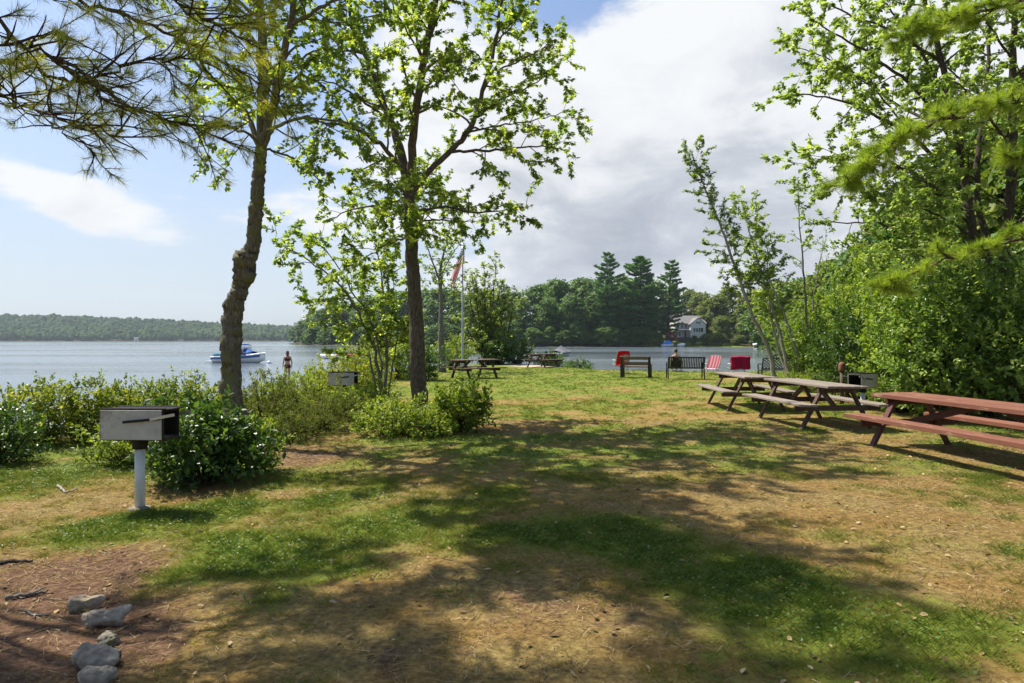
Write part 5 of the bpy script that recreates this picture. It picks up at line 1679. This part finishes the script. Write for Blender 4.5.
def head_parts(root, c, yaw, hair, skin, bun=False, s=1.0):
    """face features on a head centred at c, looking along yaw (0 = +Y)"""
    f = np.array([-math.sin(yaw), math.cos(yaw), 0]); rgt = np.array([math.cos(yaw), math.sin(yaw), 0]); c = np.array(c)
    b = MB()
    for sd2 in (-1, 1): b.lathe([(.001, -.011), (.009, -.007), (.0115, 0), (.009, .007), (.001, .011)], c + f * .086 * s + rgt * .031 * sd2 + (0, 0, .008), 8)
    b.build('eyes', hair_m, root, True)
    b = MB(); b.loft([[c + f * .080 + rgt * q * .012 + (0, 0, -.055) for q in (-1, 0, 1)] + [c + f * .092 + rgt * q * .022 * (1 - abs(q) * .3) + (0, 0, -.060 + .002) for q in (1, 0, -1)], [c + f * .080 + rgt * q * .012 + (0, 0, -.066) for q in (-1, 0, 1)] + [c + f * .088 + rgt * q * .018 + (0, 0, -.068) for q in (1, 0, -1)]])
    b.build('mouth', paint_mat('lips', (.30, .09, .08), .5, .3, 0, .05), root, True)
    b = MB(); n = 20; rings = []
    for i in range(9):
        th = (.02 + .60 * i / 8) * math.pi
        ring = []
        for k in range(n):
            a = 6.283 * k / n
            q = f * math.cos(a) + rgt * math.sin(a)
            front = max(0, math.cos(a))
            t2 = min(th, math.pi * (.62 - .30 * front ** 2))
            ring.append(c + q * math.sin(t2) * (.099 if math.cos(a) < 0 else .096) * s * (1.0 - .14 * abs(math.sin(a))) + np.array([0, 0, math.cos(t2) * .128 * s + .012]))
        rings.append(ring)
    b.loft(rings)
    if bun: b.lathe([(.005, -.04), (.036, -.025), (.046, 0), (.036, .025), (.005, .04)], c - f * .085 + (0, 0, .085), 12)
    else: b.lathe([(.02, -.22), (.055, -.15), (.075, -.06), (.07, .02), (.02, .06)], c - f * .055, 12, 1.1, .7)
    b.build('hair', hair, root, True)


# bather standing in the shallows, back half turned, arms hanging
bx, by = GX_(287.5, 36.5), 36.5
bz = gz(bx, by)
Hs = 1.72
st_ = thing('person', 'bather in a dark two piece swimsuit standing in the shallow water', 'person', (bx, by, bz), R(25))
J = [(0, 0, .93, .150, .105)]
E = []
def jn(par, x_, y_, z_, r1_, r2_=None):
    J.append((x_, y_, z_, r1_, r2_ or r1_)); E.append((par, len(J) - 1)); return len(J) - 1
waist = jn(0, 0, .01, 1.10, .118, .085); chest = jn(waist, 0, 0, 1.27, .135, .095); shl = jn(chest, 0, -.01, 1.40, .085, .065); neck = jn(shl, 0, -.005, 1.475, .046, .048)
hd0 = jn(neck, 0, .012, 1.545, .062, .072); hd1 = jn(hd0, 0, .01, 1.61, .070, .086); hd2 = jn(hd1, 0, 0, 1.675, .052, .062)
nose = jn(hd1, 0, .098, 1.592, .011, .011)
for s in (-1, 1):
    e1 = jn(hd1, s * .078, -.005, 1.60, .010, .016)
    sh = jn(shl, s * .155, -.01, 1.385, .052); el_ = jn(sh, s * .215, -.035, 1.10, .037); wr = jn(el_, s * .225, .06, .87, .026)
    hand(J, E, wr, (s * .05, .12, -1), (0, 1, .1), .6)
    hp = jn(0, s * .088, .0, .84, .088, .092); kn = jn(hp, s * .095, .03 * s, .48, .056); an = jn(kn, s * .10, .02 * s - .03, .09, .036, .038); he = jn(an, s * .10, .02 * s - .04, .035, .036); to = jn(he, s * .115, .02 * s + .13, .022, .036, .020)
skin_figure('body', J, E, st_, skin1)
head_parts(st_, (0, .012, 1.612), 0, hair_b, skin1)
b = MB()
b.loft([[(math.cos(a) * rx, math.sin(a) * ry + yo, z_) for a in np.linspace(0, 6.283, 20, endpoint=False)] for z_, rx, ry, yo in [(.80, .168, .118, 0), (.86, .178, .126, 0), (.95, .168, .120, 0), (.99, .155, .108, .005)]], caps=False)
b.build('swimsuit_bottom', suit, st_, True)
b = MB()
b.loft([[(math.cos(a) * rx, math.sin(a) * ry + yo, z_) for a in np.linspace(0, 6.283, 20, endpoint=False)] for z_, rx, ry, yo in [(1.19, .140, .105, .004), (1.25, .150, .122, .012), (1.32, .146, .112, .008)]], caps=False)
for s in (-1, 1): b.tube(spline([(s * .075, .10, 1.32), (s * .085, .05, 1.43), (s * .075, -.05, 1.43), (s * .06, -.10, 1.32)], 4), .010, 6)
b.build('swimsuit_top', suit, st_, True)

# bather sitting low in a beach chair, seen from behind
sz_ = gz(SX, SY)
si = thing('person', 'seated bather with dark hair tied up, bare shoulders above the black slat bench', 'person', (SX, SY, sz_), R(-8))
J = [(0, -.06, .31, .150, .110)]; E = []
waist = jn(0, 0, -.13, .46, .118, .09); chest = jn(waist, 0, -.21, .64, .135, .098); shl = jn(chest, 0, -.25, .775, .09, .068); neck = jn(shl, 0, -.25, .85, .046, .048)
hd0 = jn(neck, 0, -.225, .92, .062, .072); hd1 = jn(hd0, 0, -.225, .985, .070, .086); hd2 = jn(hd1, 0, -.235, 1.05, .052, .062); nose = jn(hd1, 0, -.127, .967, .011, .011)
for s in (-1, 1):
    e1 = jn(hd1, s * .078, -.235, .975, .010, .016)
    sh = jn(shl, s * .16, -.25, .76, .054); el_ = jn(sh, s * .25, -.10, .53, .038); wr = jn(el_, s * .27, .14, .495, .027)
    hand(J, E, wr, (0, 1, -.05), (-s, 0, .1), .5)
    hp = jn(0, s * .09, .02, .30, .092); kn = jn(hp, s * .11, .42, .44, .06); an = jn(kn, s * .11, .66, .08, .038); he = jn(an, s * .11, .65, .04, .038); to = jn(he, s * .12, .82, .035, .036, .022)
skin_figure('body', J, E, si, skin2)
head_parts(si, (0, -.222, .987), 0, hair_m, skin2, True)
b = MB()
b.loft([[(math.cos(a) * rx, math.sin(a) * ry + yo, z_) for a in np.linspace(0, 6.283, 20, endpoint=False)] for z_, rx, ry, yo in [(.56, .150, .115, -.18), (.64, .152, .118, -.205), (.69, .146, .108, -.222)]], caps=False)
b.build('swimsuit_top', suit, si, True)
b = MB()
b.loft([[(math.cos(a) * rx, math.sin(a) * ry + yo, z_) for a in np.linspace(0, 6.283, 20, endpoint=False)] for z_, rx, ry, yo in [(.24, .168, .125, -.05), (.32, .172, .13, -.065), (.40, .15, .115, -.10)]], caps=False)
b.build('swimsuit_bottom', suit, si, True)

# ================================================================== boats
blue = paint_mat('canvas_blue', (.012, .10, .36), .7, .3, 0, .12); hull_w = paint_mat('hull_white', (.78, .78, .77), .25, .5, 0, .04); hull_b = paint_mat('hull_navy', (.015, .075, .26), .25, .5, 0, .06)
m, nt, out = mat_new('windshield'); principled(nt, out, (.10, .14, .17), .08, .6); glassy = m
grey_c = paint_mat('grey_canvas', (.17, .175, .19), .8, .25, 0, .1); red_p = paint_mat('red_hull', (.50, .05, .05), .35, .5, 0, .08); dark_m = paint_mat('motor_black', (.025, .025, .028), .4, .5)


def hull(L, B, D, draft, bow_rise=.25, n=15, tumble=.75, flat=.25):
    """ring lists from stern (-L/2) to bow (L/2): gunwale - chine - keel - chine - gunwale"""
    rings = []
    for i in range(n):
        t = i / (n - 1)
        x_ = -L / 2 + L * t
        wv = B / 2 * (1 - max(0, (t - .42) / .58) ** 2.3)
        wv = max(wv, .015)
        top = D - draft + bow_rise * t ** 2.2
        keel = -draft + (draft + .0) * max(0, (t - .72) / .28) ** 2 * 1.15
        ch = keel * .35 + top * .22
        wc = wv * (tumble - .12 * t)
        ra_ = .42 * t ** 4 * L / 5; xk = x_ - .9 * ra_; x_ = x_ + ra_ * .6
        rings.append([(x_, wv, top), (x_, wv * .98, top * .55 + ch * .45), (x_, wc, ch), (xk, 0, keel), (x_, -wc, ch), (x_, -wv * .98, top * .55 + ch * .45), (x_, -wv, top), (x_, -wv * .90, top - .04), (x_, 0, top - .05 + .12 * t * 0), (x_, wv * .90, top - .04)])
    return rings


bx, by = GX_(240, 63), 63.0
boat = thing('motorboat', 'white motorboat with blue canvas covers moored out on the lake', 'boat', (bx, by, WATER_Z), R(-12))
L, B = 4.7, 2.0
rg = hull(L, B, .92, .30, .36)
b = MB(); b.loft(rg); b.build('hull', hull_w, boat, True)
b = MB()
for s in (-1, 1): b.loft([[(r[5 if s < 0 else 1][0], r[5 if s < 0 else 1][1] + s * .012, r[1][2] + .20), (r[1][0], (r[5 if s < 0 else 1][1]) + s * .02, r[1][2] - .02), (r[1][0], r[5 if s < 0 else 1][1] - s * .02, r[1][2] - .02), (r[1][0], r[5 if s < 0 else 1][1] - s * .02, r[1][2] + .20)] for r in rg[:-1]])
b.build('hull_stripe', hull_b, boat)
b = MB()          # cockpit cover: sloping blue canvas with a ridge
rs = []
for i, r in enumerate(rg[1:12]):
    t = i / 10; hgt_ = .16 + .62 * math.exp(-((t - .62) / .26) ** 2)
    y0 = r[0][1] * 1.02; z_ = r[0][2] + .012
    rs.append([(r[0][0], y0 * u, z_ + hgt_ * (1 - abs(u) ** 2.2) - (.06 if abs(u) == 1 else 0)) for u in np.linspace(-1, 1, 11)])
b.loft([q + [(p[0], p[1] * .96, p[2] - .03) for p in q[::-1]] for q in rs]); b.build('canvas_cover', blue, boat, True)
b = MB(); b.loft([[(.55 + t * .55, u * .86, 1.28 - t * .62) for u in np.linspace(-1, 1, 7)] + [(.52 + t * .55, u * .84, 1.28 - t * .62) for u in np.linspace(1, -1, 7)] for t in (0, .5, 1)]); b.build('windshield', glassy, boat)
b = MB(); b.loft([[(-.75 + t * 1.35, u * .90, 1.60 + .12 * (1 - u * u) + .05 * math.sin(3.14 * t)) for u in np.linspace(-1, 1, 9)] + [(-.75 + t * 1.35, u * .90, 1.56 + .12 * (1 - u * u) + .05 * math.sin(3.14 * t)) for u in np.linspace(1, -1, 9)] for t in np.linspace(0, 1, 6)])
b.build('bimini_top', blue, boat, True)
b = MB()
b.loft([[(-.70 + t * 1.3, u * .88, 1.50) for u in (-1, 1)] + [(-.66 + t * 1.3, u * .93, .95) for u in (1, -1)] for t in (0, .5, 1)]); b.build('side_curtain', hull_w, boat)
b = MB()
for s in (-1, 1):
    for xx in (-.72, -.1, .58): b.tube([(xx * .6, s * .95, .72), (xx, s * .90, 1.58)], .016, 5)
b.build('bimini_frame', MAT['steel_bare'], boat)
b = MB(); b.box((-L / 2 - .32, 0, .12), (.66, 1.7, .10)); b.build('swim_platform', hull_w, boat, bevel=.02)
b = MB(); b.loft([[(-2.25 + t * 1.0, u * .9, .74 + .16 * math.sin(3.14 * t)) for u in np.linspace(-1, 1, 7)] + [(-2.25 + t * 1.0, u * .9, .62) for u in np.linspace(1, -1, 7)] for t in np.linspace(0, 1, 5)]); b.build('stern_cover', paint_mat('canvas_teal', (.03, .24, .42), .7, .3, 0, .1), boat, True)
b = MB(); b.tube(spline([(2.3, .30, 1.02), (1.6, .72, 1.06), (.9, .92, .92)], 4), .015, 5); b.tube(spline([(2.3, -.30, 1.02), (1.6, -.72, 1.06), (.9, -.92, .92)], 4), .015, 5); b.build('bow_rail', MAT['steel_bare'], boat)

bx, by = GX_(269, 62), 62
bu = thing('mooring_buoy', 'small white mooring buoy floating off the bow of the motorboat', 'buoy', (bx, by, WATER_Z))
b = MB(); b.lathe([(.03, -.22), (.17, -.14), (.23, 0), (.17, .14), (.05, .22)], n=14); b.build('float', hull_w, bu, True)
b = MB(); b.lathe([(.232, -.03), (.236, 0), (.232, .03)], n=14); b.build('band', hull_b, bu, True)
b = MB(); b.tube([(0, 0, .2), (0, 0, .30)], .02, 6); b.build('ring', MAT['steel_bare'], bu)

# grey covered boat off the tip of the point
bx, by = GX_(562, 88), 88
cb = thing('covered_boat', 'moored boat under a peaked grey tarpaulin off the tip of the point', 'boat', (bx, by, WATER_Z), R(62))
rg = hull(4.2, 1.9, .75, .22, .15)
b = MB(); b.loft(rg); b.build('hull', hull_w, cb, True)
b = MB()
rs = []
for i, r in enumerate(rg):
    t = i / 14; pk = .86 * (1 - abs(t - .42) / .62) ** 1.1 if abs(t - .42) < .6 else .03
    pk = max(pk, .05)
    q = [(r[0][0], (r[0][1] + .06) * u, r[0][2] + .01 + pk * (1 - abs(u)) - (.22 if abs(u) == 1 else 0)) for u in (-1, -.999, -.5, 0, .5, .999, 1)]
    rs.append(q + [(p[0], p[1] * .97, p[2] - .02) for p in q[::-1]])
b.loft(rs); b.build('tarpaulin', grey_c, cb)

# small craft seen between the saplings
bx, by = GX_(349, 72), 72
rb = thing('rowboat', 'small white rowboat under a red cover beyond the yellow topped bush', 'boat', (bx, by, WATER_Z), R(-4))
rg = hull(3.0, 1.3, .62, .15, .12); b = MB(); b.loft(rg); b.build('hull', hull_w, rb, True)
b = MB(); b.loft([[(r[0][0], (r[0][1] + .02) * u, r[0][2] + .02 + .26 * (1 - u * u) * math.sin(math.pi * min(1, .15 + .8 * i / 12))) for u in np.linspace(-1, 1, 9)] + [(r[0][0], r[0][1] * u, r[0][2] - .03) for u in np.linspace(1, -1, 9)] for i, r in enumerate(rg[1:13])]); b.build('cover', red_p, rb, True)
bx, by = GX_(333, 76), 76
sf = thing('skiff', 'small white skiff with a black outboard motor beside the red covered rowboat', 'boat', (bx, by, WATER_Z), R(160))
rg = hull(3.0, 1.3, .6, .15, .1); b = MB(); b.loft(rg); b.build('hull', hull_w, sf, True)
b = MB(); b.box((-1.62, 0, .62), (.34, .30, .46), None, None, (.8, .8)); b.bar((-1.60, 0, .5), (-1.66, 0, -.15), .1, .14, (1, 0, 0)); b.build('outboard_motor', dark_m, sf, bevel=.03)
b = MB(); b.box((-.4, 0, .34), (.25, 1.1, .04)); b.build('bench_seat', MAT['wood_brown'], sf)
# craft at the far bank by the house
for k, (px, lb, cov, L_) in enumerate([(668, 'boat under a bright blue cover drawn up at the bank below the white house', paint_mat('cover_blue', (.05, .22, .62), .6, .3), 3.6), (682, 'white runabout at the bank just past the blue covered boat', hull_w, 3.0), (757, 'white boat moored at the far bank behind the leaning birch stem', hull_w, 4.2)]):
    by = 202.5; bx = GX_(px, by)
    o = thing('small_boat', lb, 'boat', (bx, by, WATER_Z + .02), R(20 + 40 * k))
    rg = hull(L_, 2.0, 1.0, .2, .3); b = MB(); b.loft(rg); b.build('hull', hull_w, o, True)
    hh_ = (1.1, .35, .7)[k]
    b = MB(); b.loft([[(r[0][0], r[0][1] * u, r[0][2] + .02 + hh_ * (1 - u * u) * math.sin(math.pi * min(1, .1 + .85 * i / 11))) for u in np.linspace(-1, 1, 9)] + [(r[0][0], r[0][1] * u, r[0][2] - .05) for u in np.linspace(1, -1, 9)] for i, r in enumerate(rg[1:12])]); b.build('cover', cov, o, True)
# docks
for (px, d_, lb, L_) in [(640, 203.5, 'low wooden dock along the shaded bank below the tall pines', 12), (312, 292, 'long low dock reaching from the shore beyond the sapling', 14)]:
    x_ = GX_(px, d_)
    o = thing('dock', lb, 'dock', (x_, d_, WATER_Z))
    b = MB()
    for k in range(int(L_ / .5)): b.box((-L_ / 2 + k * .5, 0, .45), (.46, 1.6, .08))
    b.build('deck', MAT['wood_brown'], o)
    for k in range(4):
        for s in (-1, 1):
            b = MB(); b.tube([(-L_ / 2 + .5 + k * (L_ - 1.2) / 3, s * .72, -1.2), (-L_ / 2 + .5 + k * (L_ - 1.2) / 3, s * .72, .8)], .09, 6); b.build('post', MAT['wood_dark'], o)

# ================================================================== house across the cove
hx, hy = GX_(686, 224), 224
hz = gz(hx, hy)
siding = paint_mat('siding_white', (.70, .69, .66), .6, .3, 0, .06); roof_m = paint_mat('roof_grey', (.20, .195, .20), .85, .2, 0, .15, 3); trim = paint_mat('trim_white', (.78, .78, .76), .5, .3, 0, .03); stone = paint_mat('foundation', (.3, .29, .27), .9, .2, 0, .2, 4)
m, nt, out = mat_new('window_glass'); principled(nt, out, (.03, .04, .05), .06, .7); pane = m
hs = thing('house', 'white two storey house with grey roof among trees across the cove', 'house', (hx, hy, hz), R(6))
b = MB(); b.box((0, 0, .2), (10.1, 7.1, 1.4)); b.build('foundation', stone, hs)
b = MB(); b.box((0, 0, 3.3), (10, 7, 4.8)); b.add([(-5, -3.5, 5.7), (-5, 3.5, 5.7), (-5, 0, 8.0), (5, -3.5, 5.7), (5, 3.5, 5.7), (5, 0, 8.0)], [(0, 1, 2), (3, 5, 4)])
b.build('wall', siding, hs)
b = MB(); b.box((1.9, -4.6, 3.1), (5.0, 2.2, 4.4)); b.add([(-.6, -5.7, 5.3), (4.4, -5.7, 5.3), (1.9, -5.7, 7.2), (-.6, -5.5, 5.3), (4.4, -5.5, 5.3), (1.9, -5.5, 7.2)], [(0, 1, 2), (3, 5, 4), (0, 2, 5, 3), (1, 4, 5, 2)])
b.build('gable_wing', siding, hs)
b = MB()
for s in (-1, 1): b.bar((0, s * 4.1, 5.42), (0, -s * .10, 8.16), 10.9, .22, (0, -s * .55, .83))
rf = b.build('roof', roof_m, hs)
b = MB()
for s in (-1, 1): b.bar((1.9 + s * 2.9, -3.2, 5.08), (1.9 - s * .06, -3.2, 7.40), 5.4, .16, (-s * .6, 0, .8))
rf2 = b.build('gable_roof', roof_m, hs)
b = MB(); b.box((-2.6, .6, 8.4), (.8, .7, 1.7)); b.build('chimney', paint_mat('chimney_brick', (.22, .10, .07), .9, .2), rf)


def window(x_, y_, z_, w_, h_, n=1):
    b = MB()
    for s in (-1, 1): b.box((x_ + s * w_ / 2, y_ - .05, z_), (.12, .12, h_ + .24)); b.box((x_, y_ - .05, z_ + s * (h_ / 2 + .06)), (w_ - .12, .12, .12))
    for k in range(1, n): b.box((x_ - w_ / 2 + k * w_ / n, y_ - .05, z_), (.1, .1, h_ - .002))
    fr = b.build('window', trim, hs)
    b = MB(); b.box((x_, y_ - .012, z_), (w_ - .12, .02, h_)); b.build('pane', pane, fr)


window(1.9, -5.7, 3.4, 3.4, 1.3, 4); window(1.9, -5.7, 5.75, 1.6, .75, 2); window(-2.6, -3.5, 4.7, 1.1, 1.3); window(-4.1, -3.5, 4.7, 1.1, 1.3); window(-1.5, -3.5, 4.7, .9, 1.3); window(-3.8, -3.5, 2.3, 1.4, 1.4, 2)
b = MB(); b.box((-1.75, -3.56, 2.0), (1.0, .1, 2.15)); dr = b.build('door', paint_mat('door_dark', (.06, .05, .05), .5, .3), hs)
b = MB(); b.lathe([(.03, -.03), (.05, 0), (.03, .03)], (-1.4, -3.64, 2.0), 8); b.build('handle', MAT['gold'], dr)
b = MB(); b.box((-2.9, -4.8, .92), (4.1, 2.5, .14)); b.build('porch_deck', MAT['wood_brown'], hs)
b = MB(); b.bar((-2.9, -3.5, 3.75), (-2.9, -6.2, 3.3), 4.3, .14); b.build('porch_roof', roof_m, hs)
for xx in (-4.8, -2.9, -.95):
    b = MB(); b.box((xx, -5.95, 2.14), (.14, .14, 2.28)); b.build('porch_post', trim, hs)
# cottages on the far side of the lake
for (px, d_, lb) in [(137, 985, 'tiny pale cottage far across the lake, first of the three specks past the glassy water'), (158, 982, 'tiny white cottage far across the lake between two others'), (181, 980, 'tiny cottage far across the lake closest to the motorboat')]:
    x_ = GX_(px, d_); y_ = d_
    while land_sd([x_], [y_])[0] < 6: y_ += 4; x_ = GX_(px, y_)
    o = thing('cottage', lb, 'house', (x_, y_, gz(x_, y_)), R(10))
    b = MB(); b.box((0, 0, 1.6), (7, 5, 4.0)); b.add([(-3.5, -2.5, 3.6), (-3.5, 2.5, 3.6), (-3.5, 0, 5.2), (3.5, -2.5, 3.6), (3.5, 2.5, 3.6), (3.5, 0, 5.2)], [(0, 1, 2), (3, 5, 4)]); b.build('wall', siding, o)
    b = MB()
    for s in (-1, 1): b.bar((0, s * 2.9, 3.5), (0, -s * .05, 5.36), 7.6, .2, (0, -s * .5, .8))
    b.build('roof', roof_m, o)

# ================================================================== air
m, nt, out = mat_new('haze_air')
vp = nt.new('ShaderNodeVolumePrincipled')
vp.inputs['Color'].default_value = (.74, .86, 1.0, 1); vp.inputs['Density'].default_value = .00013; vp.inputs['Anisotropy'].default_value = .2
nt.l.new(vp.outputs[0], out.inputs['Volume'])
hb_ = MB(); hb_.box((0, 0, 45), (3230, 3230, 120)); hz_o = hb_.build('haze', m)
tag(hz_o, 'thin summer haze over the lake', 'haze', kind='stuff')
